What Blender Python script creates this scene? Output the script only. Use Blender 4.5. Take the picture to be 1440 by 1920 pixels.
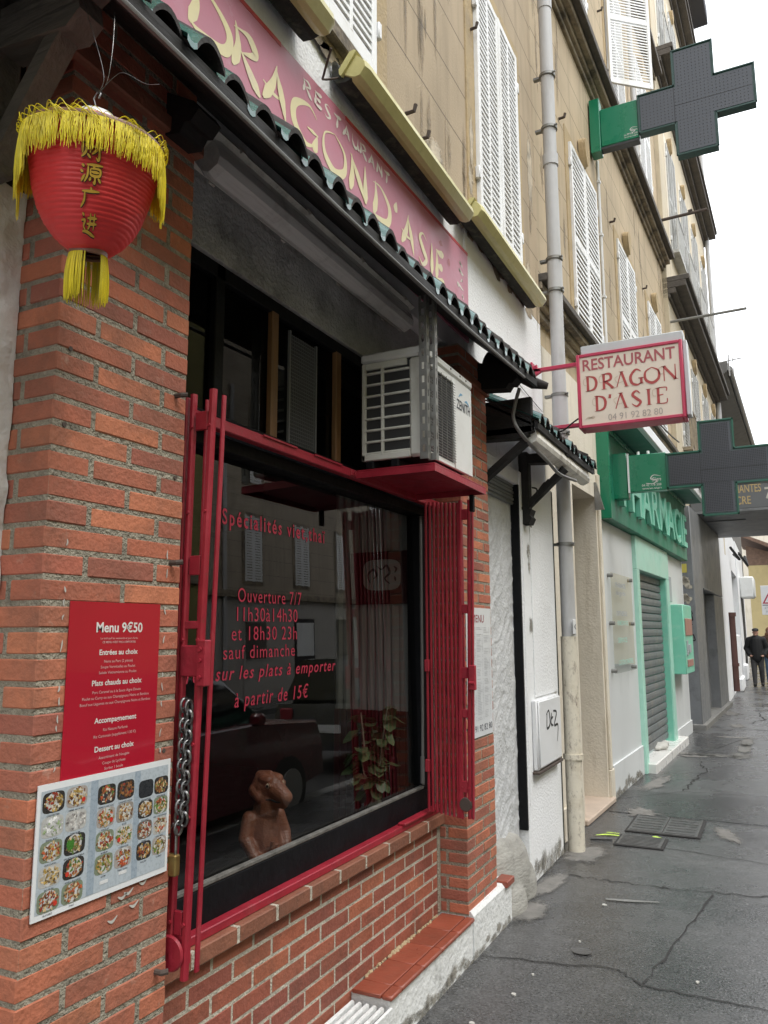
import bpy, bmesh, math, random
from mathutils import Vector, Matrix
random.seed(7)
for o in list(bpy.data.objects): bpy.data.objects.remove(o)
SC = bpy.context.scene
COL = SC.collection
R_ = math.radians
# ---------------------------------------------------------------- camera
cd = bpy.data.cameras.new('camera'); cam = bpy.data.objects.new('camera', cd); COL.objects.link(cam)
right = Vector((0.89584, 0.44436, -0.00364))
back = -Vector((-0.43870, 0.88568, 0.15201))
up = back.cross(right)
m3 = Matrix((right, up, back)).transposed()
cam.matrix_world = Matrix.Translation((1.4585, 0, 1.62)) @ m3.to_4x4()
cd.sensor_fit = 'HORIZONTAL'; cd.sensor_width = 36; cd.lens = 36.525
cd.clip_start = .02; cd.clip_end = 500
SC.camera = cam
# ---------------------------------------------------------------- sky, sun, exposure (overcast day)
SUN_EL, SUN_AZ = 58, 100
W = bpy.data.worlds.new('World'); SC.world = W; W.use_nodes = True
nt = W.node_tree; nt.nodes.clear()
sky = nt.nodes.new('ShaderNodeTexSky'); sky.sky_type = 'NISHITA'; sky.sun_disc = False
sky.sun_elevation = R_(SUN_EL); sky.sun_rotation = R_(SUN_AZ); sky.dust_density = 3
mx = nt.nodes.new('ShaderNodeMix'); mx.data_type = 'RGBA'; mx.inputs[0].default_value = .88
cloud = nt.nodes.new('ShaderNodeTexNoise'); cloud.inputs['Scale'].default_value = 1.6; cloud.inputs['Detail'].default_value = 5
crp = nt.nodes.new('ShaderNodeValToRGB')
crp.color_ramp.elements[0].color = (10.2, 10.7, 11.4, 1); crp.color_ramp.elements[1].color = (15.5, 15.8, 16.2, 1)
crp.color_ramp.elements[0].position = .3; crp.color_ramp.elements[1].position = .7
bg = nt.nodes.new('ShaderNodeBackground'); bg.inputs[1].default_value = .105
wo = nt.nodes.new('ShaderNodeOutputWorld')
nt.links.new(cloud.outputs['Fac'], crp.inputs[0])
nt.links.new(sky.outputs[0], mx.inputs[6]); nt.links.new(crp.outputs[0], mx.inputs[7])
nt.links.new(mx.outputs[2], bg.inputs[0]); nt.links.new(bg.outputs[0], wo.inputs[0])
sd = bpy.data.lights.new('sun', 'SUN'); sd.energy = 1.0; sd.angle = R_(25); sd.color = (1, .97, .92)
sun = bpy.data.objects.new('sun', sd); COL.objects.link(sun)
az = R_(SUN_AZ); el = R_(SUN_EL)
sdir = Vector((math.sin(az)*math.cos(el), math.cos(az)*math.cos(el), math.sin(el)))
sun.rotation_euler = sdir.to_track_quat('Z', 'Y').to_euler(); sun.location = (4, -2, 12)
SC.view_settings.view_transform = 'Standard'; SC.view_settings.look = 'None'
SC.view_settings.gamma = 1; SC.view_settings.exposure = .84; SC.view_settings.use_curve_mapping = False
SC.render.engine = 'CYCLES'; SC.cycles.max_bounces = 6; SC.cycles.transparent_max_bounces = 12
SC.cycles.use_denoising = True

# ---------------------------------------------------------------- materials
def nodes(name):
    m = bpy.data.materials.new(name); m.use_nodes = True
    return m, m.node_tree.nodes, m.node_tree.links, m.node_tree.nodes['Principled BSDF']
def sc(c, k): return (min(c[0]*k, 1), min(c[1]*k, 1), min(c[2]*k, 1), 1)
def M(name, col, rough=.6, var=.12, scale=6, bump=0, bscale=60, metal=0, spec=.5, dirt=None, stretch=(1, 1, 1), island=0, coat=0, rvar=.12, ramp=None, vcol=False, streak=None):
    m, N, L, P = nodes(name)
    tc = N.new('ShaderNodeTexCoord')
    P.inputs['Metallic'].default_value = metal; P.inputs['Specular IOR Level'].default_value = spec
    P.inputs['Coat Weight'].default_value = coat
    mp = N.new('ShaderNodeMapping'); mp.inputs['Scale'].default_value = stretch; L.new(tc.outputs['Object'], mp.inputs[0])
    n1 = N.new('ShaderNodeTexNoise'); n1.inputs['Scale'].default_value = scale; n1.inputs['Detail'].default_value = 6; n1.inputs['Roughness'].default_value = .65
    L.new(mp.outputs[0], n1.inputs[0])
    cr = N.new('ShaderNodeValToRGB'); cr.color_ramp.elements[0].position = .3; cr.color_ramp.elements[1].position = .7
    cr.color_ramp.elements[0].color = sc(col, 1-var); cr.color_ramp.elements[1].color = sc(col, 1+var)
    L.new(n1.outputs['Fac'], cr.inputs[0]); out = cr.outputs[0]
    if vcol:
        at = N.new('ShaderNodeVertexColor'); at.layer_name = 'Col'
        mm = N.new('ShaderNodeMix'); mm.data_type = 'RGBA'; mm.blend_type = 'MULTIPLY'; mm.inputs[0].default_value = 1
        L.new(out, mm.inputs[6]); L.new(at.outputs[0], mm.inputs[7]); out = mm.outputs[2]
    if ramp or island:
        g = N.new('ShaderNodeNewGeometry')
        rr = N.new('ShaderNodeValToRGB'); rr.color_ramp.interpolation = 'LINEAR'
        cs = ramp if ramp else [(1-island,)*3, (1+island*.6,)*3]
        E = rr.color_ramp.elements
        while len(E) < len(cs): E.new(.5)
        for i, c in enumerate(cs):
            E[i].position = i/max(1, len(cs)-1); E[i].color = (*c, 1)
        L.new(g.outputs['Random Per Island'], rr.inputs[0])
        mm = N.new('ShaderNodeMix'); mm.data_type = 'RGBA'; mm.blend_type = 'MULTIPLY'; mm.inputs[0].default_value = 1
        L.new(out, mm.inputs[6]); L.new(rr.outputs[0], mm.inputs[7]); out = mm.outputs[2]
    for d in ([dirt] if dirt and not isinstance(dirt, list) else (dirt or [])):
        dc, amt, dsc = d[:3]; st = d[3] if len(d) > 3 else (1, 1, 1); lo = d[4] if len(d) > 4 else .52
        mp2 = N.new('ShaderNodeMapping'); mp2.inputs['Scale'].default_value = st; mp2.inputs['Location'].default_value = (dsc, .3, .7)
        L.new(tc.outputs['Object'], mp2.inputs[0])
        n2 = N.new('ShaderNodeTexNoise'); n2.inputs['Scale'].default_value = dsc; n2.inputs['Detail'].default_value = 8; n2.inputs['Roughness'].default_value = .7
        L.new(mp2.outputs[0], n2.inputs[0])
        r2 = N.new('ShaderNodeMapRange'); r2.inputs[1].default_value = lo; r2.inputs[2].default_value = lo+.16; r2.inputs[4].default_value = amt
        L.new(n2.outputs['Fac'], r2.inputs[0])
        mm = N.new('ShaderNodeMix'); mm.data_type = 'RGBA'; L.new(r2.outputs[0], mm.inputs[0])
        L.new(out, mm.inputs[6]); mm.inputs[7].default_value = (*dc, 1); out = mm.outputs[2]
    L.new(out, P.inputs['Base Color'])
    rm = N.new('ShaderNodeMapRange'); rm.inputs[3].default_value = max(.02, rough-rvar); rm.inputs[4].default_value = min(1, rough+rvar)
    rm.inputs[1].default_value = .3; rm.inputs[2].default_value = .7
    L.new(n1.outputs['Fac'], rm.inputs[0]); L.new(rm.outputs[0], P.inputs['Roughness'])
    if bump:
        n3 = N.new('ShaderNodeTexNoise'); n3.inputs['Scale'].default_value = bscale; n3.inputs['Detail'].default_value = 6
        L.new(mp.outputs[0], n3.inputs[0])
        b = N.new('ShaderNodeBump'); b.inputs['Strength'].default_value = bump; b.inputs['Distance'].default_value = .02
        L.new(n3.outputs['Fac'], b.inputs['Height']); L.new(b.outputs[0], P.inputs['Normal'])
    return m

def patch_mat(name, col, soft=1.0):
    """broken-edged smear: thin film that gives way to the asphalt along a ragged edge"""
    m = M(name, col, .75, .3, 9, .3, 60, dirt=((.09, .09, .085), .7, 6), vcol=False)
    N, L = m.node_tree.nodes, m.node_tree.links; P = N['Principled BSDF']
    at = N.new('ShaderNodeVertexColor'); at.layer_name = 'Col'; tc = N.new('ShaderNodeTexCoord')
    n = N.new('ShaderNodeTexNoise'); n.inputs['Scale'].default_value = 7; n.inputs['Detail'].default_value = 9; n.inputs['Roughness'].default_value = .72; L.new(tc.outputs['Object'], n.inputs[0])
    sx = N.new('ShaderNodeSeparateColor'); L.new(at.outputs[0], sx.inputs[0])
    a = N.new('ShaderNodeMath'); a.operation = 'MULTIPLY_ADD'; a.inputs[1].default_value = .75; L.new(sx.outputs[0], a.inputs[0]); L.new(n.outputs['Fac'], a.inputs[2])
    r = N.new('ShaderNodeMapRange'); r.inputs[1].default_value = .72; r.inputs[2].default_value = .72+.22*soft; r.inputs[4].default_value = .9; L.new(a.outputs[0], r.inputs[0])
    L.new(r.outputs[0], P.inputs['Alpha']); return m
def glass_mat(name, tint=(.78, .8, .8), ior=1.6, rough=0.0):
    m, N, L, P = nodes(name); N.remove(P)
    out = N['Material Output']
    t = N.new('ShaderNodeBsdfTransparent'); t.inputs[0].default_value = (*tint, 1)
    g = N.new('ShaderNodeBsdfGlossy'); g.inputs['Roughness'].default_value = rough
    f = N.new('ShaderNodeLayerWeight'); f.inputs[0].default_value = .5      # same on both sides: a thin pane
    pw = N.new('ShaderNodeMath'); pw.operation = 'POWER'; pw.inputs[1].default_value = 5; L.new(f.outputs['Facing'], pw.inputs[0])
    f0 = 2*((ior-1)/(ior+1))**2
    ma = N.new('ShaderNodeMath'); ma.operation = 'MULTIPLY_ADD'; ma.inputs[1].default_value = 1-f0; ma.inputs[2].default_value = f0; L.new(pw.outputs[0], ma.inputs[0])
    x = N.new('ShaderNodeMixShader'); L.new(ma.outputs[0], x.inputs[0]); L.new(t.outputs[0], x.inputs[1]); L.new(g.outputs[0], x.inputs[2])
    L.new(x.outputs[0], out.inputs[0]); return m

def tan_wall(name, col, pitch=.36, z0=0):
    """painted render scored with fine horizontal joints and rain streaks"""
    m, N, L, P = nodes(name)
    tc = N.new('ShaderNodeTexCoord'); sx = N.new('ShaderNodeSeparateXYZ'); L.new(tc.outputs['Object'], sx.inputs[0])
    a = N.new('ShaderNodeMath'); a.operation = 'ADD'; a.inputs[1].default_value = z0; L.new(sx.outputs[2], a.inputs[0])
    w = N.new('ShaderNodeTexNoise'); w.inputs['Scale'].default_value = 3; w.inputs['Detail'].default_value = 3; L.new(tc.outputs['Object'], w.inputs[0])
    ws = N.new('ShaderNodeMath'); ws.operation = 'MULTIPLY_ADD'; ws.inputs[1].default_value = .008; L.new(w.outputs['Fac'], ws.inputs[0]); L.new(a.outputs[0], ws.inputs[2])
    d = N.new('ShaderNodeMath'); d.operation = 'DIVIDE'; d.inputs[1].default_value = pitch; L.new(ws.outputs[0], d.inputs[0])
    fr = N.new('ShaderNodeMath'); fr.operation = 'FRACT'; L.new(d.outputs[0], fr.inputs[0])
    lt = N.new('ShaderNodeMath'); lt.operation = 'LESS_THAN'; lt.inputs[1].default_value = .024; L.new(fr.outputs[0], lt.inputs[0])
    n1 = N.new('ShaderNodeTexNoise'); n1.inputs['Scale'].default_value = 1.6; n1.inputs['Detail'].default_value = 8; L.new(tc.outputs['Object'], n1.inputs[0])
    mp = N.new('ShaderNodeMapping'); mp.inputs['Scale'].default_value = (9, 9, .7); L.new(tc.outputs['Object'], mp.inputs[0])
    n2 = N.new('ShaderNodeTexNoise'); n2.inputs['Scale'].default_value = 1; n2.inputs['Detail'].default_value = 6; L.new(mp.outputs[0], n2.inputs[0])
    c1 = N.new('ShaderNodeValToRGB'); c1.color_ramp.elements[0].color = sc(col, .86); c1.color_ramp.elements[1].color = sc(col, 1.1)
    c1.color_ramp.elements[0].position = .3; c1.color_ramp.elements[1].position = .72; L.new(n1.outputs['Fac'], c1.inputs[0])
    r = N.new('ShaderNodeMapRange'); r.inputs[1].default_value = .48; r.inputs[2].default_value = .7; r.inputs[4].default_value = .55; L.new(n2.outputs['Fac'], r.inputs[0])
    m1 = N.new('ShaderNodeMix'); m1.data_type = 'RGBA'; L.new(r.outputs[0], m1.inputs[0]); L.new(c1.outputs[0], m1.inputs[6]); m1.inputs[7].default_value = sc(col, .62)
    m2 = N.new('ShaderNodeMix'); m2.data_type = 'RGBA'; L.new(lt.outputs[0], m2.inputs[0]); L.new(m1.outputs[2], m2.inputs[6]); m2.inputs[7].default_value = sc(col, .28)
    L.new(m2.outputs[2], P.inputs['Base Color']); P.inputs['Roughness'].default_value = .85
    n3 = N.new('ShaderNodeTexNoise'); n3.inputs['Scale'].default_value = 70; n3.inputs['Detail'].default_value = 5; L.new(tc.outputs['Object'], n3.inputs[0])
    b = N.new('ShaderNodeBump'); b.inputs['Strength'].default_value = .35; b.inputs['Distance'].default_value = .01; L.new(n3.outputs['Fac'], b.inputs['Height']); L.new(b.outputs[0], P.inputs['Normal'])
    return m

def pavement_mat(name='wet_asphalt', k=1.0, seed=0):
    m, N, L, P = nodes(name)
    tc = N.new('ShaderNodeTexCoord')
    def noise(s, det=6, st=None):
        n = N.new('ShaderNodeTexNoise'); n.inputs['Scale'].default_value = s; n.inputs['Detail'].default_value = det; n.inputs['Roughness'].default_value = .65
        L.new(tc.outputs['Object'], n.inputs[0]); return n
    big = noise(.9, 8); fine = noise(90, 2); mid = noise(14, 8)
    v = N.new('ShaderNodeTexVoronoi'); v.inputs['Scale'].default_value = 48; L.new(tc.outputs['Object'], v.inputs[0])
    c = N.new('ShaderNodeValToRGB'); c.color_ramp.elements[0].color = (.042*k, .0425*k, .044*k, 1); c.color_ramp.elements[1].color = (.102*k, .101*k, .1*k, 1)
    c.color_ramp.elements[0].position = .35; c.color_ramp.elements[1].position = .72; L.new(big.outputs['Fac'], c.inputs[0])
    sp = N.new('ShaderNodeMapRange'); sp.inputs[1].default_value = .0; sp.inputs[2].default_value = .22; sp.inputs[3].default_value = .75; sp.inputs[4].default_value = 0; L.new(v.outputs['Distance'], sp.inputs[0])
    mm = N.new('ShaderNodeMix'); mm.data_type = 'RGBA'; L.new(sp.outputs[0], mm.inputs[0]); L.new(c.outputs[0], mm.inputs[6]); mm.inputs[7].default_value = (.22, .21, .2, 1)
    m2 = N.new('ShaderNodeMix'); m2.data_type = 'RGBA'; m2.blend_type = 'OVERLAY'; m2.inputs[0].default_value = .6; L.new(mm.outputs[2], m2.inputs[6]); L.new(mid.outputs['Fac'], m2.inputs[7])
    gr = noise(75, 3); gm = N.new('ShaderNodeMapRange'); gm.inputs[1].default_value = .3; gm.inputs[2].default_value = .7; gm.inputs[3].default_value = .3; gm.inputs[4].default_value = 1.9; L.new(gr.outputs['Fac'], gm.inputs[0])
    m4 = N.new('ShaderNodeMix'); m4.data_type = 'RGBA'; m4.blend_type = 'MULTIPLY'; m4.inputs[0].default_value = 1; L.new(m2.outputs[2], m4.inputs[6]); L.new(gm.outputs[0], m4.inputs[7])
    L.new(m4.outputs[2], P.inputs['Base Color'])
    r = N.new('ShaderNodeMapRange'); r.inputs[1].default_value = .38; r.inputs[2].default_value = .66; r.inputs[3].default_value = .16; r.inputs[4].default_value = .42; L.new(big.outputs['Fac'], r.inputs[0])
    L.new(r.outputs[0], P.inputs['Roughness'])
    ad = N.new('ShaderNodeMath'); ad.operation = 'ADD'; L.new(fine.outputs['Fac'], ad.inputs[0]); L.new(mid.outputs['Fac'], ad.inputs[1])
    b = N.new('ShaderNodeBump'); b.inputs['Strength'].default_value = .35; b.inputs['Distance'].default_value = .008; L.new(ad.outputs[0], b.inputs['Height']); L.new(b.outputs[0], P.inputs['Normal'])
    return m

BR = [(1, .95, .9), (.72, .72, .78), (1.08, 1.02, .86), (.9, .82, .8), (1.16, 1.2, 1.0), (.74, .72, .78), (1.02, .9, .9)]
m_brick = M('red_brick', (.45, .155, .097), .8, .16, 9, .28, 80, ramp=BR, dirt=[((.2, .09, .06), .6, 4, (1, 1, 1), .5), ((.5, .42, .34), .5, 13, (1, 1, 1), .6), ((.09, .06, .05), .4, 26, (1, 1, 1), .63)])
m_mortar = M('grey_mortar', (.36, .325, .255), .95, .25, 30, 1.0, 110, dirt=((.12, .11, .09), .6, 7))
m_brick2 = M('facing_brick', (.33, .105, .068), .72, .18, 8, .3, 60, ramp=BR, dirt=((.14, .07, .05), .55, 4))
m_mortar2 = M('cream_mortar', (.5, .46, .38), .95, .2, 25, .6, 110, dirt=((.2, .17, .12), .5, 5))
m_coping = M('coping_brick', (.25, .1, .06), .65, .15, 8, .25, 60, island=.12, dirt=((.12, .06, .04), .5, 6))
m_red = M('red_paint', (.32, .018, .034), .42, .14, 7, .12, 40, dirt=[((.2, .012, .02), .6, 5), ((.16, .05, .035), .7, 26, (1, 1, 1), .6), ((.42, .12, .12), .5, 12, (1, 1, .3), .58)])
m_reddark = M('red_paint_worn', (.34, .02, .038), .5, .2, 9, .15, 50, dirt=((.12, .02, .02), .6, 8))
m_black = M('black_paint', (.007, .0075, .009), .55, .3, 12, .12, 40, spec=.15, dirt=((.05, .05, .05), .3, 16, (1, 1, 1), .62))
m_darkwood = M('dark_wood', (.011, .010, .0095), .75, .3, 10, .3, 30, stretch=(1, .2, 1), dirt=((.026, .022, .019), .5, 8))
m_greywood = M('weathered_wood', (.13, .115, .095), .8, .3, 9, .5, 30, stretch=(.25, 2, 2), dirt=((.03, .027, .024), .7, 4))
m_woodstrip = M('varnished_wood', (.17, .09, .038), .5, .2, 12, .1, 40, stretch=(4, 4, .4))
m_dust = M('dusty_ledge', (.12, .115, .105), .9, .4, 16, .3, 80)
m_stucco = M('dark_stucco', (.46, .465, .46), .95, .25, 5, 1.0, 55, dirt=((.12, .12, .115), .7, 4))
m_white = M('white_masonry_paint', (.85, .86, .87), .8, .03, 3, .35, 60, dirt=[((.55, .53, .5), .3, 3, (1, 1, 1), .58), ((.35, .33, .3), .45, 9, (1, 1, .4), .62)])
m_roughwhite = M('rough_white_plaster', (.72, .71, .7), .9, .08, 4, 1.0, 16, dirt=((.4, .38, .36), .5, 6))
m_stucco2 = M('combed_white_plaster', (.6, .61, .62), .9, .08, 4, .4, 60, stretch=(1, 1, 1), dirt=((.38, .38, .37), .5, 6))
m_whitebase = M('chipped_white_base', (.74, .75, .74), .8, .06, 4, .5, 30, dirt=[((.28, .28, .26), .7, 7, (1, 1, .5), .58), ((.12, .12, .1), .7, 14, (1, 1, 1), .66)])
m_tile = M('red_floor_tile', (.27, .065, .036), .38, .2, 6, .12, 30, island=.14, dirt=((.14, .05, .035), .5, 7))
m_tan = tan_wall('tan_render', (.46, .365, .25))
m_tanB = tan_wall('ochre_render', (.52, .415, .275), .41, .1)
m_cream = M('cream_render', (.73, .67, .56), .85, .08, 1.5, .25, 50, dirt=[((.42, .35, .25), .45, 2, (4, 4, .5)), ((.3, .26, .2), .4, 6, (1, 1, .4), .62)])
m_stone = M('ochre_stone', (.46, .35, .2), .85, .14, 5, .3, 50, dirt=((.24, .18, .11), .6, 4))
m_cornice = M('dirty_cornice', (.34, .28, .2), .9, .2, 6, .4, 40, dirt=((.07, .06, .05), .85, 3, (1, 1, 1), .45))
m_corndark = M('black_crusted_cornice', (.11, .097, .085), .9, .3, 6, .4, 40, dirt=((.25, .22, .18), .4, 7, (1, 1, 1), .6))
m_shut = M('white_shutter_paint', (.84, .85, .85), .5, .05, 5, .06, 40, dirt=[((.6, .58, .52), .45, 4, (1, 1, .3), .5), ((.45, .42, .36), .5, 18, (1, 1, 1), .6)])
m_shutgrey = M('grey_shutter_paint', (.5, .5, .48), .6, .1, 5, .06, 40, dirt=((.2, .19, .17), .5, 5))
m_shade = M('dark_gap', (.02, .02, .022), .8)
m_pipe = M('grey_plastic_pipe', (.5, .5, .5), .5, .06, 4, .05, 30, dirt=((.3, .29, .27), .4, 5, (2, 2, .4)))
m_pipecream = M('cream_painted_pipe', (.68, .63, .52), .55, .06, 5, .2, 40, dirt=[((.4, .33, .22), .4, 4), ((.09, .045, .035), .9, 22, (1, 1, .45), .535)])
m_pipebrown = M('brown_iron_pipe', (.11, .05, .042), .6, .2, 5, .1, 40)
m_steel = M('galvanised_steel', (.25, .25, .235), .5, .15, 14, .1, 40, metal=.6, dirt=((.2, .16, .12), .5, 9))
m_chain = M('chain_steel', (.2, .2, .2), .35, .3, 30, .1, 40, metal=.9, dirt=((.1, .05, .03), .5, 30))
m_brass = M('old_brass', (.24, .17, .06), .45, .2, 20, metal=.7)
m_ac = M('yellowed_casing', (.62, .62, .56), .5, .06, 5, .06, 40, dirt=[((.35, .32, .25), .45, 4, (1, 1, .4)), ((.2, .18, .14), .5, 12, (1, 1, 1), .64)])
m_acwhite = M('white_casing', (.72, .73, .71), .45, .04, 5, dirt=((.5, .48, .43), .3, 5))
m_fin = M('fin_dark', (.035, .035, .035), .6)
m_wire = M('guard_wire', (.26, .26, .25), .5, metal=.4)
m_lampbody = M('grey_lamp_tray', (.78, .76, .7), .6, .15, 8, .1, 30, dirt=((.2, .18, .14), .6, 6))
m_lampclear = M('frosted_diffuser', (.8, .8, .78), .3, .08, 5, .05, 20, stretch=(6, .4, 6), dirt=((.3, .29, .26), .5, 4))
m_yellow = M('yellowed_diffuser', (.62, .57, .25), .4, .1, 5, .1, 30, dirt=[((.42, .37, .15), .5, 4), ((.08, .075, .05), .8, 13, (1, 1, 1), .64)])
m_mould = M('black_mould', (.03, .03, .026), .9, .4, 10, .3, 50, dirt=((.16, .15, .1), .5, 14))
m_teal = M('teal_glazed_tile', (.04, .135, .12), .25, .25, 10, .1, 40, coat=.4, island=.15, dirt=((.02, .05, .045), .7, 12))
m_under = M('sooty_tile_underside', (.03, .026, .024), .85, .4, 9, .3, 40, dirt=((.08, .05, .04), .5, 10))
m_pink = M('faded_pink_panel', (.5, .18, .245), .5, .1, 2.2, .05, 30, dirt=[((.55, .28, .36), .6, 1.6, (1, 1, 1), .5), ((.62, .42, .48), .6, 5, (1, 1, 1), .6)])
m_pinkred = M('red_panel_edge', (.5, .05, .06), .5, .15, 4, dirt=((.5, .2, .22), .5, 4))
m_gold = M('cream_gold_lettering', (.74, .66, .38), .5, .1, 5, dirt=((.6, .48, .46), .5, 4))
m_palelet = M('pale_lettering', (.74, .68, .6), .5, .1, 5, dirt=((.6, .35, .4), .7, 5))
m_signface = M('cream_sign_face', (.76, .66, .55), .4, .03, 3, dirt=((.62, .54, .45), .3, 3))
m_signred = M('faded_red_lettering', (.42, .06, .055), .5, .1, 12)
m_signred2 = M('dull_red_lettering', (.4, .09, .1), .5, .1, 12)
m_signgrey = M('faded_grey_lettering', (.42, .36, .32), .5)
m_signgold = M('faint_gold_lettering', (.6, .47, .36), .5)
m_hood = M('pale_grey_hood', (.52, .55, .56), .4, .06, 4)
m_signframe = M('crimson_frame', (.5, .035, .09), .4, .08, 6)
m_green = M('pharmacy_green', (.006, .19, .095), .3, .08, 3, .02, 20, coat=.25)
m_greendk = M('pharmacy_dark_green', (.014, .19, .11), .45, .08, 3)
m_mint = M('mint_green', (.22, .62, .46), .4, .06, 3, dirt=((.5, .68, .58), .4, 6))
m_mintpale = M('pale_mint', (.42, .72, .6), .4, .08, 3, dirt=((.22, .6, .45), .5, 3))
m_led = M('dark_led_panel', (.085, .094, .112), .55, .12, 3)
m_leddot = M('led_dots', (.012, .012, .014), .4)
m_ledframe = M('dark_green_frame', (.016, .06, .05), .35)
m_ledrim = M('green_rim', (.01, .1, .062), .4)
m_pharmwall = M('pale_grey_panel', (.68, .7, .7), .45, .03, 2, dirt=((.52, .54, .53), .4, 3, (1, 1, .4)))
m_shutter = M('grey_roller_shutter', (.2, .215, .22), .5, .15, 4, .1, 30, metal=.3, dirt=[((.32, .28, .24), .5, 3), ((.1, .09, .08), .5, 8)])
m_shutterw = M('dirty_white_shutter', (.32, .32, .31), .6, .15, 4, dirt=((.15, .15, .14), .6, 4))
m_marble = M('white_marble', (.72, .71, .68), .3, .06, 4, dirt=((.5, .46, .4), .4, 6))
m_char = M('charcoal_paint', (.19, .195, .2), .5, .12, 4, .05, 30, dirt=[((.05, .05, .05), .5, 3), ((.4, .4, .4), .5, 20, (1, 1, 1), .7)])
m_chardk = M('dark_charcoal', (.03, .031, .033), .4, .15, 4)
m_chargrey = M('mid_grey_fascia', (.13, .135, .14), .45, .1, 3)
m_goldlet = M('dull_gold_letters', (.52, .38, .17), .5)
m_ivory = M('ivory_numeral', (.6, .57, .5), .5)
m_paperrem = M('torn_paper', (.5, .45, .36), .9, .4, 14, dirt=((.15, .12, .09), .7, 12))
m_yellowwall = M('yellow_render', (.62, .5, .25), .85, .1, 1.2, dirt=((.45, .36, .18), .5, 2))
m_rooftile = M('old_roof_tile', (.22, .14, .1), .9, .3, 8)
m_eave = M('grey_eave', (.17, .165, .155), .8, .2, 4, dirt=((.08, .08, .075), .6, 3))
m_pave = pavement_mat(); m_pavedark = pavement_mat('newer_asphalt', .6); m_pavepale = pavement_mat('worn_asphalt', 1.35)
m_crack = M('pavement_crack', (.03, .029, .028), .9, .3, 20)
m_patch = M('grey_cement', (.2, .195, .18), .7, .25, 8, .3, 60, dirt=((.09, .09, .085), .7, 6))
m_grime = patch_mat('dark_splash_grime', (.3, .28, .24), 2.6); m_stain = patch_mat('rain_stain', (.34, .27, .18), 3); m_pale = patch_mat('pale_patched_render', (.6, .52, .4), 1.6)
m_smear = patch_mat('grey_cement_smear', (.2, .19, .175), 1.5)
m_iron = M('wet_cast_iron', (.075, .074, .072), .4, .3, 10, .3, 60, dirt=((.12, .11, .1), .5, 9))
m_cement = M('grey_cement', (.34, .33, .3), .92, .2, 5, .4, 26, stretch=(1, 1, 3), dirt=((.22, .21, .19), .6, 5))
m_chalk = M('chalk', (.2, .2, .19), .9, .3, 30)
m_flu = M('fluorescent_paint', (.5, .7, .1), .7, .3, 25)
m_lantern = M('red_lantern_paper', (.74, .04, .042), .5, .1, 5, .1, 30, dirt=((.6, .035, .04), .5, 4))
m_lantrim = M('brown_rim', (.25, .13, .1), .5, .2, 8)
m_fringe = M('yellow_fringe', (.82, .68, .02), .45, .15, 20, island=.3)
m_capwhite = M('white_plastic_cap', (.82, .82, .82), .35, .03, 3)
m_inkgold = M('gold_ink', (.65, .4, .05), .4)
m_ink = M('black_ink', (.03, .02, .012), .6)
m_posterred = M('laminated_red', (.42, .012, .03), .12, .06, 3, coat=.6)
m_posterwhite = M('laminated_white', (.78, .8, .82), .18, .04, 6, coat=.4)
m_print = M('printed_ink', (1, 1, 1), .3, .14, 90, vcol=True)
m_textwhite = M('white_print', (.75, .72, .7), .5)
m_textpink = M('pale_pink_print', (.66, .42, .42), .5)
m_textdark = M('dark_print', (.05, .055, .07), .6)
m_textgrey = M('grey_print', (.4, .41, .43), .6)
m_textred = M('dark_red_print', (.3, .03, .05), .6)
m_vinyl = M('red_vinyl_letters', (.36, .022, .05), .5, .06, 4)
m_glass = glass_mat('window_glass', (.72, .74, .73), 1.62)
m_glassup = glass_mat('upper_window_glass', (.5, .52, .51), 1.3)
m_glassclr = glass_mat('clear_acrylic', (.95, .97, .96), 1.3)
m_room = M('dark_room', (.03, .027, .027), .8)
m_curtain = M('grey_curtain', (.42, .41, .4), .85, .08, 5)
m_dado = M('dark_red_panelling', (.07, .008, .012), .5, .1, 5)
m_statue = M('carved_brown_wood', (.27, .1, .058), .42, .2, 9, .35, 80, dirt=((.13, .045, .025), .7, 14))
_n = m_statue.node_tree.nodes; _v = _n.new('ShaderNodeTexVoronoi'); _v.inputs['Scale'].default_value = 130
_b = [x for x in _n if x.type == 'BUMP'][0]; _b.inputs['Strength'].default_value = .5; _b.inputs['Distance'].default_value = .003
_t = [x for x in _n if x.type == 'TEX_COORD'][0]; m_statue.node_tree.links.new(_t.outputs['Object'], _v.inputs[0]); m_statue.node_tree.links.new(_v.outputs['Distance'], _b.inputs['Height'])
m_statlight = M('pale_worn_wood', (.6, .45, .32), .45, .15, 9)
m_leaf = M('dull_leaf', (.1, .14, .06), .4, .3, 8, island=.35)
m_bark = M('pale_trunk', (.3, .27, .2), .8, .2, 8, .4, 40)
m_cable = M('grey_cable', (.16, .16, .155), .6)
m_cableblk = M('black_cable', (.015, .015, .015), .6)
m_rust = M('rusty_iron', (.08, .06, .05), .8, .3, 12)
m_box = M('white_meter_box', (.74, .75, .76), .4, .03, 3)
m_graf = M('black_marker', (.012, .012, .012), .5)
m_skin = M('skin', (.48, .27, .2), .55)
m_jacket = M('black_jacket', (.012, .012, .013), .8, .3, 20)
m_jacket2 = M('brown_jacket', (.1, .05, .03), .8, .3, 20)
m_trousers = M('dark_trousers', (.06, .058, .058), .85, .2, 10)
m_jeans = M('blue_jeans', (.09, .15, .24), .85, .2, 10)
m_cap = M('dark_cap', (.025, .022, .022), .8)
m_hair = M('auburn_hair', (.25, .11, .05), .6, .3, 30)
m_shoe = M('dark_shoe', (.02, .018, .016), .5)
m_asphalt = M('road_asphalt', (.06, .06, .06), .6, .2, 2, .4, 120)
m_kerb = M('granite_kerb', (.3, .3, .29), .7, .12, 10, .3, 80)
m_opp = tan_wall('beige_render', (.42, .36, .28), .5)
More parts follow.
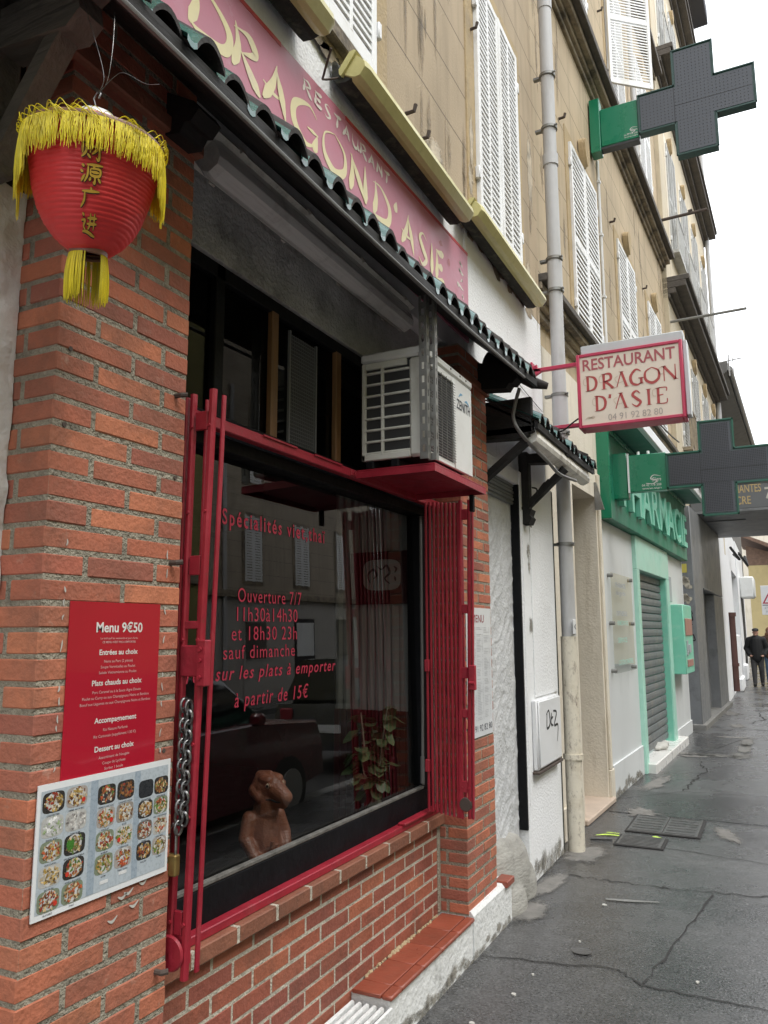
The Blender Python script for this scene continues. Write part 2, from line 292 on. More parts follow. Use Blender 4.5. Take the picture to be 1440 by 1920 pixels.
m_oppl = M('pale_ground_floor', (.46, .44, .4), .8, .06, 2)
m_carred = M('red_car_paint', (.14, .01, .016), .25, .03, 3, coat=1)
m_cargrey = M('grey_car_paint', (.05, .052, .055), .25, .03, 3, coat=1)
m_carglass = M('car_glass', (.02, .022, .024), .04, spec=1.0)
m_tyre = M('tyre_rubber', (.02, .02, .02), .85)
m_white2 = M('white_enamel', (.78, .79, .8), .4, .03, 3)
m_warnred = M('sign_red', (.45, .03, .07), .4)
m_foam = M('yellow_foam', (.46, .36, .22), .9, .2, 30, .8, 60)
m_scrap = M('white_scrap', (.5, .49, .45), .8)
m_antenna = M('pale_metal', (.4, .4, .4), .5)
m_bluebag = M('dusty_mesh', (.14, .145, .15), .7, .1, 8)
# ---------------------------------------------------------------- geometry helpers
TH = R_(2.047)
def TB(p, ox=-.13, oy=6.2, th=TH):          # frame of the next facade: (outwards, along, up)
    o, s, z = p
    return (ox + s*math.sin(th) + o*math.cos(th), oy + s*math.cos(th) - o*math.sin(th), z)
_cx, _cy, _ = TB((0, 10, 0)); TH2 = R_(6.5)
def TD(p): return TB(p, _cx, _cy, TH2)      # the street bends on a little further
def empty(name, loc, label, cat, group=None):
    o = bpy.data.objects.new(name, None); COL.objects.link(o); o.location = loc; o.empty_display_size = .1
    return tag(o, label, cat, group)
def tag(o, label=None, cat=None, group=None, kind=None):
    if label: o['label'] = label
    if cat: o['category'] = cat
    if group: o['group'] = group
    if kind: o['kind'] = kind
    return o
def wloc(o):
    p = Vector(o.location)
    while o.parent: o = o.parent; p += Vector(o.location)
    return p
class MB:
    def __init__(s, xf=None): s.v = []; s.f = []; s.mi = []; s.c = []; s.xf = xf; s.m = 0; s.col = None
    def add(s, vs, fs):
        b = len(s.v); s.v += [tuple(v) for v in vs]
        for f in fs: s.f.append([b+i for i in f]); s.mi.append(s.m); s.c.append(s.col)
    def box(s, x0, x1, y0, y1, z0, z1, bv=0):
        if x0 > x1: x0, x1 = x1, x0
        if y0 > y1: y0, y1 = y1, y0
        if z0 > z1: z0, z1 = z1, z0
        if not bv:
            s.add([(x, y, z) for x in (x0, x1) for y in (y0, y1) for z in (z0, z1)],
                  [(0, 1, 3, 2), (4, 6, 7, 5), (0, 4, 5, 1), (2, 3, 7, 6), (0, 2, 6, 4), (1, 5, 7, 3)]); return
        bv = min(bv, (x1-x0)*.45, (y1-y0)*.45, (z1-z0)*.45)
        X = (x0, x1); Y = (y0, y1); Z = (z0, z1); vs = []; idx = {}
        for i in (0, 1):
            for j in (0, 1):
                for k in (0, 1):
                    sx, sy, sz = (1-2*i)*bv, (1-2*j)*bv, (1-2*k)*bv
                    x, y, z = X[i], Y[j], Z[k]
                    for a, p in enumerate(((x, y+sy, z+sz), (x+sx, y, z+sz), (x+sx, y+sy, z))):
                        idx[i, j, k, a] = len(vs); vs.append(p)
        fs = []
        for i in (0, 1): fs.append([idx[i, 0, 0, 0], idx[i, 1, 0, 0], idx[i, 1, 1, 0], idx[i, 0, 1, 0]])
        for j in (0, 1): fs.append([idx[0, j, 0, 1], idx[1, j, 0, 1], idx[1, j, 1, 1], idx[0, j, 1, 1]])
        for k in (0, 1): fs.append([idx[0, 0, k, 2], idx[1, 0, k, 2], idx[1, 1, k, 2], idx[0, 1, k, 2]])
        for i in (0, 1):
            for j in (0, 1): fs.append([idx[i, j, 0, 0], idx[i, j, 1, 0], idx[i, j, 1, 1], idx[i, j, 0, 1]])
            for k in (0, 1): fs.append([idx[i, 0, k, 0], idx[i, 1, k, 0], idx[i, 1, k, 2], idx[i, 0, k, 2]])
        for j in (0, 1):
            for k in (0, 1): fs.append([idx[0, j, k, 1], idx[1, j, k, 1], idx[1, j, k, 2], idx[0, j, k, 2]])
        for i in (0, 1):
            for j in (0, 1):
                for k in (0, 1): fs.append([idx[i, j, k, 0], idx[i, j, k, 1], idx[i, j, k, 2]])
        s.add(vs, fs)
    def blot(s, P, cu, cv, r, ry, rot=0, wob=.2, n=30):
        pts = [[], []]
        for k, t in ((0, .45), (1, 1)):
            for j in range(n):
                q = 2*math.pi*j/n; w = t*(1+random.uniform(-wob, wob)); x, y = r*w*math.cos(q), ry*w*math.sin(q)
                pts[k].append(P(cu+x*math.cos(rot)-y*math.sin(rot), cv+x*math.sin(rot)+y*math.cos(rot)))
        b = len(s.v); s.v += [P(cu, cv)]+pts[0]+pts[1]
        for j in range(n):
            i = (j+1) % n
            s.f += [[b, b+1+j, b+1+i], [b+1+j, b+1+n+j, b+1+n+i, b+1+i]]; s.mi += [s.m, s.m]; s.c += [[(1,)*3, (.8,)*3, (.8,)*3], [(.8,)*3, (0,)*3, (0,)*3, (.8,)*3]]
    def prism(s, poly, P, d):
        """poly of (u,v) mapped by P(u,v,w): w=0 and w=d"""
        n = len(poly)
        vs = [P(u, v, 0) for u, v in poly] + [P(u, v, d) for u, v in poly]
        s.add(vs, [list(range(n)), list(range(2*n-1, n-1, -1))] + [[i, (i+1) % n, n+(i+1) % n, n+i] for i in range(n)])
    def quad(s, a, b, c, d): s.add([a, b, c, d], [(0, 1, 2, 3)])
    def tube(s, pts, r, n=8, cap=True):
        pts = [Vector(p) for p in pts]; k = len(pts)
        rs = r if isinstance(r, (list, tuple)) else [r]*k
        t0 = (pts[1]-pts[0]).normalized(); a = Vector((0, 0, 1)) if abs(t0.z) < .9 else Vector((1, 0, 0))
        u = t0.cross(a).normalized(); vs = []
        for i, p in enumerate(pts):
            t = ((pts[min(i+1, k-1)]-p).normalized() + (p-pts[max(i-1, 0)]).normalized())
            t = t.normalized() if t.length > 1e-6 else t0
            u = (u - t*u.dot(t)); u = u.normalized() if u.length > 1e-6 else t.orthogonal().normalized()
            w = t.cross(u)
            for j in range(n):
                q = 2*math.pi*j/n; vs.append(p + (u*math.cos(q) + w*math.sin(q))*rs[i])
        fs = [[i*n+j, i*n+(j+1) % n, (i+1)*n+(j+1) % n, (i+1)*n+j] for i in range(k-1) for j in range(n)]
        if cap: fs += [list(range(n-1, -1, -1)), [(k-1)*n+j for j in range(n)]]
        s.add(vs, fs)
    def lathe(s, prof, c, n=32, close=False):
        k = len(prof); vs = []
        for r, z in prof:
            for j in range(n):
                q = 2*math.pi*j/n; vs.append((c[0]+r*math.cos(q), c[1]+r*math.sin(q), c[2]+z))
        fs = [[i*n+j, i*n+(j+1) % n, (i+1)*n+(j+1) % n, (i+1)*n+j] for i in range(k-1) for j in range(n)]
        if close: fs += [list(range(n)), [(k-1)*n+j for j in range(n)]]
        s.add(vs, fs)
    def disc(s, P, cu, cv, r, n=16, ry=None, rot=0, wob=0):
        ry = ry or r
        pts = []
        for j in range(n):
            q = 2*math.pi*j/n; k = 1+random.uniform(-wob, wob)
            x, y = r*k*math.cos(q), ry*k*math.sin(q)
            pts.append(P(cu + x*math.cos(rot)-y*math.sin(rot), cv + x*math.sin(rot)+y*math.cos(rot)))
        s.add(pts, [list(range(n))])
    def rect(s, P, u0, u1, v0, v1): s.add([P(u0, v0), P(u1, v0), P(u1, v1), P(u0, v1)], [(0, 1, 2, 3)])
    def ribbon(s, P, pts, ws):
        """brush stroke: smooth curve through pts (u,v) with half-width profile ws"""
        q = spline(pts, 10); k = len(q); L = []; Rr = []
        for i, (u, v) in enumerate(q):
            a = q[max(0, i-1)]; b = q[min(k-1, i+1)]; du, dv = b[0]-a[0], b[1]-a[1]; l = math.hypot(du, dv) or 1
            t = i/(k-1)*(len(ws)-1); j = min(int(t), len(ws)-2); w = ws[j]+(ws[j+1]-ws[j])*(t-j)
            L.append((u-dv/l*w, v+du/l*w)); Rr.append((u+dv/l*w, v-du/l*w))
        vs = [P(*p) for p in L] + [P(*p) for p in Rr]
        s.add(vs, [[i, i+1, k+i+1, k+i] for i in range(k-1)])
    def build(s, name, mats, parent=None, smooth=None, fix=True, loc=None):
        me = bpy.data.meshes.new(name)
        V = [s.xf(v) for v in s.v] if s.xf else s.v
        off = wloc(parent) if parent else Vector(loc) if loc else None
        if off is not None: V = [(v[0]-off.x, v[1]-off.y, v[2]-off.z) for v in V]
        me.from_pydata(V, [], s.f)
        mats = mats if isinstance(mats, (list, tuple)) else [mats]
        for m in mats: me.materials.append(m)
        if any(s.mi): me.polygons.foreach_set('material_index', s.mi)
        if any(c is not None for c in s.c):
            ca = me.color_attributes.new('Col', 'FLOAT_COLOR', 'CORNER')
            for p, c in zip(me.polygons, s.c):
                for n_, li in enumerate(p.loop_indices): ca.data[li].color = (*((c[n_] if isinstance(c, list) else c) or (1, 1, 1)), 1)
        if fix:
            bm = bmesh.new(); bm.from_mesh(me); bmesh.ops.recalc_face_normals(bm, faces=bm.faces); bm.to_mesh(me); bm.free()
        if smooth:
            me.polygons.foreach_set('use_smooth', [True]*len(me.polygons)); me.set_sharp_from_angle(angle=R_(smooth))
        me.update()
        o = bpy.data.objects.new(name, me); COL.objects.link(o)
        if parent: o.parent = parent
        elif off is not None: o.location = off
        return o
def spline(pts, n=8):
    if len(pts) == 2:
        a, b = pts; return [(a[0]+(b[0]-a[0])*i/n, a[1]+(b[1]-a[1])*i/n) for i in range(n+1)]
    out = []; P = [pts[0]]+list(pts)+[pts[-1]]; d = len(pts[0])
    for i in range(1, len(P)-2):
        for j in range(n):
            t = j/n
            out.append(tuple(.5*((2*P[i][k])+(-P[i-1][k]+P[i+1][k])*t+(2*P[i-1][k]-5*P[i][k]+4*P[i+1][k]-P[i+2][k])*t*t+(-P[i-1][k]+3*P[i][k]-3*P[i+1][k]+P[i+2][k])*t**3) for k in range(d)))
    out.append(tuple(pts[-1])); return out
def text(name, body, P, h=None, w=None, mat=None, parent=None, bold=0, shear=0, align='L', depth=0, res=3, space=1, mb=None):
    """lettering fitted to cap height h (and width w), laid on a surface by P(u,v[,d]); u=0 is the left end (or the middle)"""
    cu = bpy.data.curves.new('tmp', 'FONT'); cu.body = body; cu.resolution_u = res; cu.offset = bold; cu.shear = shear; cu.space_character = space
    ob = bpy.data.objects.new('tmp', cu); COL.objects.link(ob)
    cu.size = 1
    if depth: cu.extrude = .5
    dg = bpy.context.evaluated_depsgraph_get(); dg.update()
    me = bpy.data.meshes.new_from_object(ob.evaluated_get(dg))
    bpy.data.objects.remove(ob)
    xs = [v.co.x for v in me.vertices]
    if not xs: return None
    x0, x1 = min(xs), max(xs); kv = h/.69 if h else None; ku = w/(x1-x0) if w else kv; kv = kv or ku
    sh = {'L': 0, 'C': (x1-x0)*ku/2, 'R': (x1-x0)*ku}[align]
    vs = []
    for v in me.vertices:
        u, t = (v.co.x-x0)*ku-sh, v.co.y*kv
        vs.append(P(u, t, (v.co.z+.5)*depth) if depth else P(u, t))
    fs = [list(p.vertices) for p in me.polygons]
    bpy.data.meshes.remove(me)
    if mb is not None: mb.add(vs, fs); return None
    b = MB(); b.add(vs, fs); return b.build(name, mat, parent, fix=bool(depth))
def organic(name, limbs, mat, parent=None, voxel=.01, smooth=6, loc=None, deform=None):
    """one continuous body grown from tapered limbs ((p0,r0),(p1,r1),...) fused by a voxel remesh"""
    b = MB()
    for lb in limbs:
        pts = [Vector(p) for p, r in lb]; rs = [r for p, r in lb]
        for (p, r) in lb:
            rr = r if isinstance(r, (tuple, list)) else (r, r, r)
            vs = []; n, k = 12, 7
            for i in range(1, k):
                a = math.pi*i/k
                for j in range(n):
                    q = 2*math.pi*j/n
                    vs.append((p[0]+rr[0]*math.sin(a)*math.cos(q), p[1]+rr[1]*math.sin(a)*math.sin(q), p[2]+rr[2]*math.cos(a)))
            fs = [[i*n+j, i*n+(j+1) % n, (i+1)*n+(j+1) % n, (i+1)*n+j] for i in range(k-2) for j in range(n)]
            vs.append((p[0], p[1], p[2]+rr[2])); vs.append((p[0], p[1], p[2]-rr[2])); t = len(vs)
            fs += [[j, (j+1) % n, t-2] for j in range(n)] + [[(k-2)*n+j, (k-2)*n+(j+1) % n, t-1] for j in range(n)]
            b.add(vs, fs)
        if len(pts) > 1 and not isinstance(rs[0], (tuple, list)): b.tube(pts, rs, 12)
    o = b.build(name, mat, parent, loc=loc)
    md = o.modifiers.new('r', 'REMESH'); md.mode = 'VOXEL'; md.voxel_size = voxel
    ms = o.modifiers.new('s', 'SMOOTH'); ms.iterations = smooth; ms.factor = .5
    dg = bpy.context.evaluated_depsgraph_get(); dg.update()
    me = bpy.data.meshes.new_from_object(o.evaluated_get(dg)); old = o.data
    o.modifiers.clear(); o.data = me; bpy.data.meshes.remove(old); me.name = name
    me.polygons.foreach_set('use_smooth', [True]*len(me.polygons))
    if deform:
        for v in me.vertices: v.co = deform(v.co)
    return o
def noise_edge(n, a): return [random.uniform(-a, a) for _ in range(n)]
# ================================================================ SETTING
def PX(x, y0=0, z0=0): return lambda u, v, d=0: (x+d, y0+u, z0+v)       # on a wall that faces the street
def PYc(y, x0=0, z0=0): return lambda u, v, d=0: (x0+u, y-d, z0+v)      # on a face that looks back up the street
def PZ(z): return lambda u, v, d=0: (u, v, z+d)
b = MB(); n = 60
b.box(-.6, 2.6, -12, 60, -.3, 0)
tag(b.build('pavement', m_pave), kind='structure')
b = MB(); b.quad((2.6, -60, -.14), (150, -60, -.14), (150, 200, -.14), (2.6, 200, -.14)); b.quad((-150, -60, -.3), (2.6, -60, -.3), (2.6, 200, -.3), (-150, 200, -.3))
tag(b.build('road', m_asphalt), kind='structure')
b = MB()
for i in range(72): b.box(2.6, 2.78, -12+i, -12+i+.99, -.3, .004, .012)
tag(b.build('kerb', m_kerb), kind='structure')
b = MB(); b.box(10.4, 13, -30, 70, -.3, .0)
tag(b.build('opposite_pavement', m_pave), kind='structure')
for x0, x1, y0, y1, mm in ((-.05, 2.6, 7.54, 8.62, m_pavedark), (.3, .93, 11.45, 13.25, m_pavedark)):
    b = MB(); b.quad((x0, y0, .0025), (x1, y0+.04, .0025), (x1, y1+.1, .0025), (x0, y1, .0025)); tag(b.build('pavement_slab', mm, fix=False), kind='structure')
# joints and cracks in the asphalt
b = MB(); P = PZ(.004)
def crack(pts, w=.008, jit=.018, seed=1):
    rr = random.Random(seed); q = []
    for i in range(len(pts)-1):
        a, c = pts[i], pts[i+1]
        for j in range(9): q.append((a[0]+(c[0]-a[0])*j/9+rr.uniform(-jit, jit), a[1]+(c[1]-a[1])*j/9+rr.uniform(-jit, jit)))
    q.append(pts[-1]); b.ribbon(P, q, [w*rr.uniform(.25, .95) for _ in range(16)])
crack([(-.02, 4.0), (.66, 4.14), (.81, 4.01), (1.32, 3.99), (2.6, 4.05)], .0075, .012, 1)
crack([(-.1, 5.45), (.18, 5.52), (.4, 5.5), (.66, 5.5), (.85, 5.53), (1.31, 5.6), (2.6, 5.7)], .009, .02, 2)
crack([(.80, 4.03), (.87, 4.6), (1.0, 5.5)], .007, .012, 3)
crack([(.55, 6.5), (1.3, 6.35), (2.5, 6.4)], .006, .012, 4)
crack([(-.05, 7.55), (.45, 7.5), (1.28, 7.5), (2.6, 7.6)], .006, .008, 5)
crack([(.0, 8.15), (.5, 8.75), (1.25, 8.85), (2.6, 9)], .006, .008, 6)
crack([(.5, 10.9), (.62, 10.2), (.55, 9.4), (.5, 8.8)], .012, .03, 7)
crack([(.8, 15.2), (1.2, 16.2), (1.0, 18.2), (1.25, 20)], .016, .06, 8)
crack([(.1, 11.3), (.35, 11.1), (.95, 13.3), (1.5, 13.1), (2.6, 13.4)], .012, .02, 9)
crack([(.45, 14.2), (1.0, 14.6), (1.6, 14.4)], .02, .04, 10)
tag(b.build('pavement_crack', m_crack, fix=False), kind='structure')
b = MB(); P = PZ(.006)
def blot(cx, cy, r, ry, rot=0, wob=.15, n=30): b.blot(P, cx, cy, r*1.35, ry*1.35, rot, wob, n)
blot(.04, 5.25, .08, .3, -.12); blot(.1, 6.05, .14, .26, -.2)
blot(1.0, 7.1, .08, .26, .35, .3); blot(.27, 7.6, .14, .2, .2, .35)
blot(.42, 11.25, .26, .14, .3, .3); blot(.2, 9.1, .1, .5, -.15, .3)
for x, y, r1, r2 in ((.35, 11.4, .3, .13), (.65, 11.4, .3, .12), (.95, 11.5, .14, .3), (.97, 12.2, .1, .5), (.98, 12.9, .1, .5), (.8, 13.4, .3, .1)): blot(x, y, r1, r2, 0, .1)
blot(.06, 4.72, .1, .2, -.15)
blot(.78, 15.0, .14, .3, .2, .4); blot(.55, 17.2, .2, .5, .1, .4)
tag(b.build('pavement_patch', m_smear, fix=False), kind='structure')
# iron covers
def cover(name, x0, x1, y0, y1, label, seg):
    e = empty(name, ((x0+x1)/2, (y0+y1)/2, .006), label, 'manhole cover')
    f = MB(); f.box(x0, x1, y0, y1, .002, .011, .004); f.build('frame', m_crack, e)
    c = MB(); w = .02
    for i in range(seg):
        a = x0+w+(x1-x0-2*w)*i/seg; d = x0+w+(x1-x0-2*w)*(i+1)/seg-.006
        c.box(a, d, y0+w, y1-w, .006, .015, .003)
        for j in range(7): 
            yy = y0+w+.03+(y1-y0-2*w-.06)*j/6; c.box(a+.02, d-.02, yy-.006, yy+.006, .015, .018)
    c.build('plate', m_iron, e)
cover('utility_cover', .24, .82, 6.86, 7.5, 'wide ridged iron utility cover flush in the pavement by the grey smear', 2)
cover('valve_cover', .23, .6, 6.4, 6.74, 'small square iron cover in the pavement, nearer the drainpipe side', 1)
b = MB(); b.tube([(.04, 6.5, .008), (.2, 6.55, .008)], .012, 6)
tag(b.build('drain_lid', m_iron), 'narrow dark iron drain lid at the foot of the drainpipe', 'drain lid')
b = MB(); P = PZ(.008)
b.ribbon(P, [(.06, 6.62), (.14, 6.68), (.24, 6.68)], [.006, .02, .012]); b.ribbon(P, [(.12, 6.75), (.22, 6.75)], [.012, .01]); b.ribbon(P, [(.48, 6.78), (.56, 6.72)], [.02, .015])
tag(b.build('paint_mark', m_flu, fix=False), 'fluorescent yellow-green paint dashes sprayed on the pavement beside the drainpipe', 'paint mark')
b = MB(); b.ribbon(P, [(.42, 5.12), (.55, 5.15), (.72, 5.2)], [.012, .02, .006])
tag(b.build('chalk_streak', m_chalk, fix=False), 'long pale scuff streak on the dark pavement slab', 'scuff mark')
b = MB(); b.disc(P, .46, 4.27, .05, 20, .045)
tag(b.build('stud_cap', m_iron, fix=False), 'small round iron cap set in the pavement', 'pavement stud')
rr = random.Random(4)
for x, y, s, lab in ((.29, 3.66, .013, 'white paper scrap on the pavement nearest the camera'), (.21, 3.33, .012, 'tiny torn white scrap at the bottom edge of the picture'), (.43, 5.02, .014, 'pale yellow scrap lying beside the scuff streak'), (.31, 3.9, .008, 'white crumb next to the long front crack'), (.42, 4.4, .007, 'small white speck near the round iron cap'), (1.02, 4.15, .01, 'beige pebble beyond the front crack')):
    c = MB(); k = [(x+s*rr.uniform(.6, 1.2)*math.cos(q), y+s*rr.uniform(.6, 1.3)*math.sin(q)) for q in [i*.785 for i in range(8)]]
    c.prism(k, lambda u, v, w: (u, v, .001+w), .006); tag(c.build('paper_scrap', m_scrap), lab, 'litter', 'litter on the pavement')

# ================================================================ NEAR BUILDING (tan render above, painted shop below)
A = empty('apartment_building', (-.4, 2.5, 0), 'tan apartment building with white louvred shutters above the restaurant', 'building')
def shutter(x, y0, y1, z0, z1, xf, parent, cols=1, mid=None, pitch=.043, mat=None, dx=.035):
    b = MB(xf); st = .045; x1 = x+dx
    b.box(x, x1, y0, y0+st, z0, z1, .004); b.box(x, x1, y1-st, y1, z0, z1, .004)
    b.box(x, x1-.002, y0+st, y1-st, z0, z0+st*1.5, .003); b.box(x, x1-.002, y0+st, y1-st, z1-st*1.2, z1, .003)
    bays = [(z0+st*1.5, z1-st*1.2)]
    if mid is not None:
        zm = z0+(z1-z0)*mid; b.box(x, x1-.002, y0+st, y1-st, zm-st*.8, zm+st*.8, .003); bays = [(bays[0][0], zm-st*.8), (zm+st*.8, bays[0][1])]
    cw = (y1-y0-2*st)
    ys = [(y0+st+cw*i/cols+(.012 if i else 0), y0+st+cw*(i+1)/cols-(.012 if i < cols-1 else 0)) for i in range(cols)]
    for i in range(1, cols): b.box(x+.002, x1-.003, y0+st+cw*i/cols-.0125, y0+st+cw*i/cols+.0125, bays[0][0], bays[-1][1], .003)
    for a, c in bays:
        k = max(3, int((c-a)/pitch)); k_ = pitch/.043
        for i in range(k):
            z = a+(c-a)*(i+.5)/k
            for p, q in ys:
                z = a+(c-a)*(i+.5)/k+random.gauss(0, .0013)*k_
                b.add([(x+.003, p, z+.0), (x1-.006, p, z-.018*k_), (x1-.006, p, z+.0*k_), (x+.003, p, z+.0115*k_), (x+.003, q, z+.0), (x1-.006, q, z-.018*k_), (x1-.006, q, z+.0*k_), (x+.003, q, z+.0115*k_)],
                      [(0, 1, 2, 3), (4, 7, 6, 5), (0, 4, 5, 1), (1, 5, 6, 2), (2, 6, 7, 3), (3, 7, 4, 0)])
    return b.build('shutter', mat or m_shut, parent)
def window(par, x, y0, y1, z0, z1, xf=None, cols=1, mid=None, surround=.12, leafmat=None, arch=False, stone=None, hang=0):
    b = MB(xf); s = surround
    # stone surround
    b.m = 0; b.box(x-.1, x+.012, y0-s, y0-.004, z0-.02, z1+s, .004); b.box(x-.1, x+.012, y1+.004, y1+s, z0-.02, z1+s, .004); b.box(x-.1, x+.010, y0-.004, y1+.004, z1+.004, z1+s, .004)
    b.m = 1; b.box(x-.12, x-.004, y0-.006, y1+.006, z0-.01, z1+.006)
    w = b.build('window', [stone or m_stone, m_shade], par)
    ym = (y0+y1)/2
    pt = .043 if xf is None else .062
    j1, j2 = random.uniform(0, .008), random.uniform(0, .008)
    shutter(x+j1, y0, ym-.004, z0-j2, z1-j2, xf, w, cols, mid, pt, leafmat); shutter(x+hang+j2, ym+.004, y1, z0, z1, xf, w, cols, mid, pt, leafmat)
    # hinges
    for yy in (y0-.02, y1+.02):
        for zz in (z0+.22, z1-.3):
            h = MB(xf); h.box(x+.012, x+.045, yy-.016, yy+.016, zz, zz+.09, .006); h.build('hinge', m_white2, w, smooth=40)
    if arch:   # carved stone keystone over the middle
        k = MB(xf)
        for n_, dd in ((0, .05), (1, .075)):
            w_ = .13-.02*n_; hh = .36-.03*n_; k.prism([(ym+w_*math.cos(q)*(1 if math.sin(q) > 0 else (1-abs(math.sin(q))**2.2*.6)), z1+.02+(.22+.1*math.sin(q) if math.sin(q) > 0 else .22+hh*.72*math.sin(q))) for q in [6.2832*i/20 for i in range(20)]], lambda u, v, d: (x+.011+n_*.0501+d, u, v), dd if n_ == 0 else .025)
        k.build('keystone', m_stone, w)
    return w
b = MB(); b.box(-.6, -.1, -8, 6.06, 4.12, 13); b.build('upper_wall', m_tan, A)
b = MB()       # painted masonry band between the shop and the tan render
b.box(-.6, -.115, -8, 4.3, 3.25, 4.119); b.box(-.6, -.1, 4.3, 6.06, 2.72, 4.119, .004)
b.build('painted_band', m_white, A)
b = MB(); b.box(-.6, -.2, 1.4, 3.99, 2.915, 3.25, .003); b.build('lintel', m_stucco, A)
b = MB(); b.box(-.6, -.165, -8, 1.3, 0, 2.72, .01); b.build('side_wall', m_roughwhite, A)
b = MB(); b.box(-.6, -.175, -8, 1.42, 2.721, 3.249, .004); b.build('board_band', m_darkwood, A)
b = MB(); b.box(-.6, -.05, 5.16, 6.02, 0, 2.719, .008); b.box(-.3, -.044, 5.17, 5.2, .5, 2.45, .003); b.build('door_pillar', m_white, A)
b = MB(); b.box(-.3, -.055, 6.021, 6.075, 0, 2.719, .004); b.build('joint_gap', m_mould, A)
from mathutils import noise as MN
def relief(name, x, y0, y1, z0, z1, ny, nz, amp, fn, mat):
    b = MB(); vs = [(x+amp*fn(y0+(y1-y0)*i/ny, z0+(z1-z0)*k/nz), y0+(y1-y0)*i/ny, z0+(z1-z0)*k/nz) for i in range(ny+1) for k in range(nz+1)]
    b.add(vs, [(i*(nz+1)+k, (i+1)*(nz+1)+k, (i+1)*(nz+1)+k+1, i*(nz+1)+k+1) for i in range(ny) for k in range(nz)]); return b.build(name, mat, A, smooth=80, fix=False)
def combed(y, z):   # trowelled ridges
    q = MN.noise(Vector((y*3, z*2, 1)))*1.5; r = 1-abs(MN.noise(Vector((y*5+q, z*9-y*6+q, 3))))*2.2
    return .8*max(0, r)**3+.35*MN.noise(Vector((y*22, z*22, 7)))+.4*MN.noise(Vector((y*6, z*4, 2)))
b = MB(); b.box(-.6, -.125, 4.385, 5.159, 0, 2.719); b.build('recess_back', m_stucco2, A)
relief('plastered_recess', -.117, 4.385, 5.134, .1, 2.5, 70, 220, .0075, combed, m_stucco2)
def lumpy(y, z): return MN.fractal(Vector((y*9, z*9, 5)), 1, 2, 5)
relief('rough_plaster', -.16, .7, 1.236, .8, 2.715, 60, 200, .011, lumpy, m_roughwhite)
b = MB(); b.box(-.114, -.058, 5.135, 5.158, .35, 2.62); b.build('guide_rail', m_black, A)
b = MB(); b.box(-.114, -.06, 4.39, 5.155, 2.62, 2.7185, .006); b.build('shutter_box', m_white, A)
b = MB()
for i in range(6): b.box(-.113, -.09+.004*(i % 2), 4.39, 5.13, 2.48+.024*i, 2.502+.024*i, .005)
b.build('roller_shutter', m_shutter, A)
window(A, -.1, 4.52, 5.46, 4.33, 6.12, None, 2, None, .16)
window(A, -.1, 2.02, 3.02, 4.25, 6.0, None, 2, None, .16)
window(A, -.1, -.5, .45, 4.25, 6.0, None, 2, None, .16)
for y0, y1, z0, z1 in ((1.9, 3.12, 4.16, 4.235), (4.4, 5.56, 4.23, 4.315)):
    b = MB(); b.box(-.099, -.055, y0, y1, z0, z1, .006); b.build('window_sill', m_cornice, A)
# peeled edge of the band, exposed render under the sills
b = MB(); rr = random.Random(3)
for y in [1.2+i*.16 for i in range(30)]:
    b.disc(PX(-.098 if y > 4.25 else -.0985), y+rr.uniform(-.05, .05), 4.125+rr.uniform(-.03, .02), rr.uniform(.05, .12), 12, rr.uniform(.02, .05), rr.uniform(-.4, .4), .3)
b.build('exposed_render', m_cornice, A, fix=False)
b = MB(); rr = random.Random(31)
for y, z, w_, h_ in ((4.42, 4.75, .05, .3), (4.4, 4.5, .06, .2), (3.8, 4.35, .2, .1), (5.75, 4.4, .09, .2), (3.3, 5.1, .25, .15), (5.9, 5.4, .1, .5), (3.9, 5.6, .3, .12)): b.blot(PX(-.0975 if y < 4.2 or y > 5.65 else -.086), y, z, w_, h_, 0, .25)
b.build('render_patch', m_pale, A, fix=False)
b = MB()
for k in range(26): b.blot(PX(-.097), rr.uniform(3.15, 6.0) if k % 2 else rr.choice([3.2, 3.45, 3.62, 4.3, 5.7, 6.0])+rr.uniform(-.03, .03), rr.uniform(4.2, 5.6), rr.uniform(.015, .05), rr.uniform(.15, .5), 0, .25)
b.build('rain_stain', m_stain, A, fix=False)
# iron shutter stays and hinge pins on the tan wall
for y, z in ((3.42, 4.33), (3.6, 4.29), (4.46, 5.62), (6.02, 4.27)):
    b = MB(); b.tube([(-.1, y, z), (-.05, y, z), (-.04, y, z+.035)], .011, 6); b.build('shutter_stay', m_rust, A)

b = MB(); rr = random.Random(14)
for k in range(9): b.blot(PX(-.048), 5.18+k*.1, .02+rr.uniform(-.02, .08), rr.uniform(.08, .16), rr.uniform(.05, .14), 0, .2)
for k in range(6): b.blot(PX(-.048), 5.25+rr.uniform(0, .7), rr.uniform(.6, 2.4), rr.uniform(.03, .09), rr.uniform(.05, .2), 0, .3)
b.build('grime', m_grime, A, fix=False)
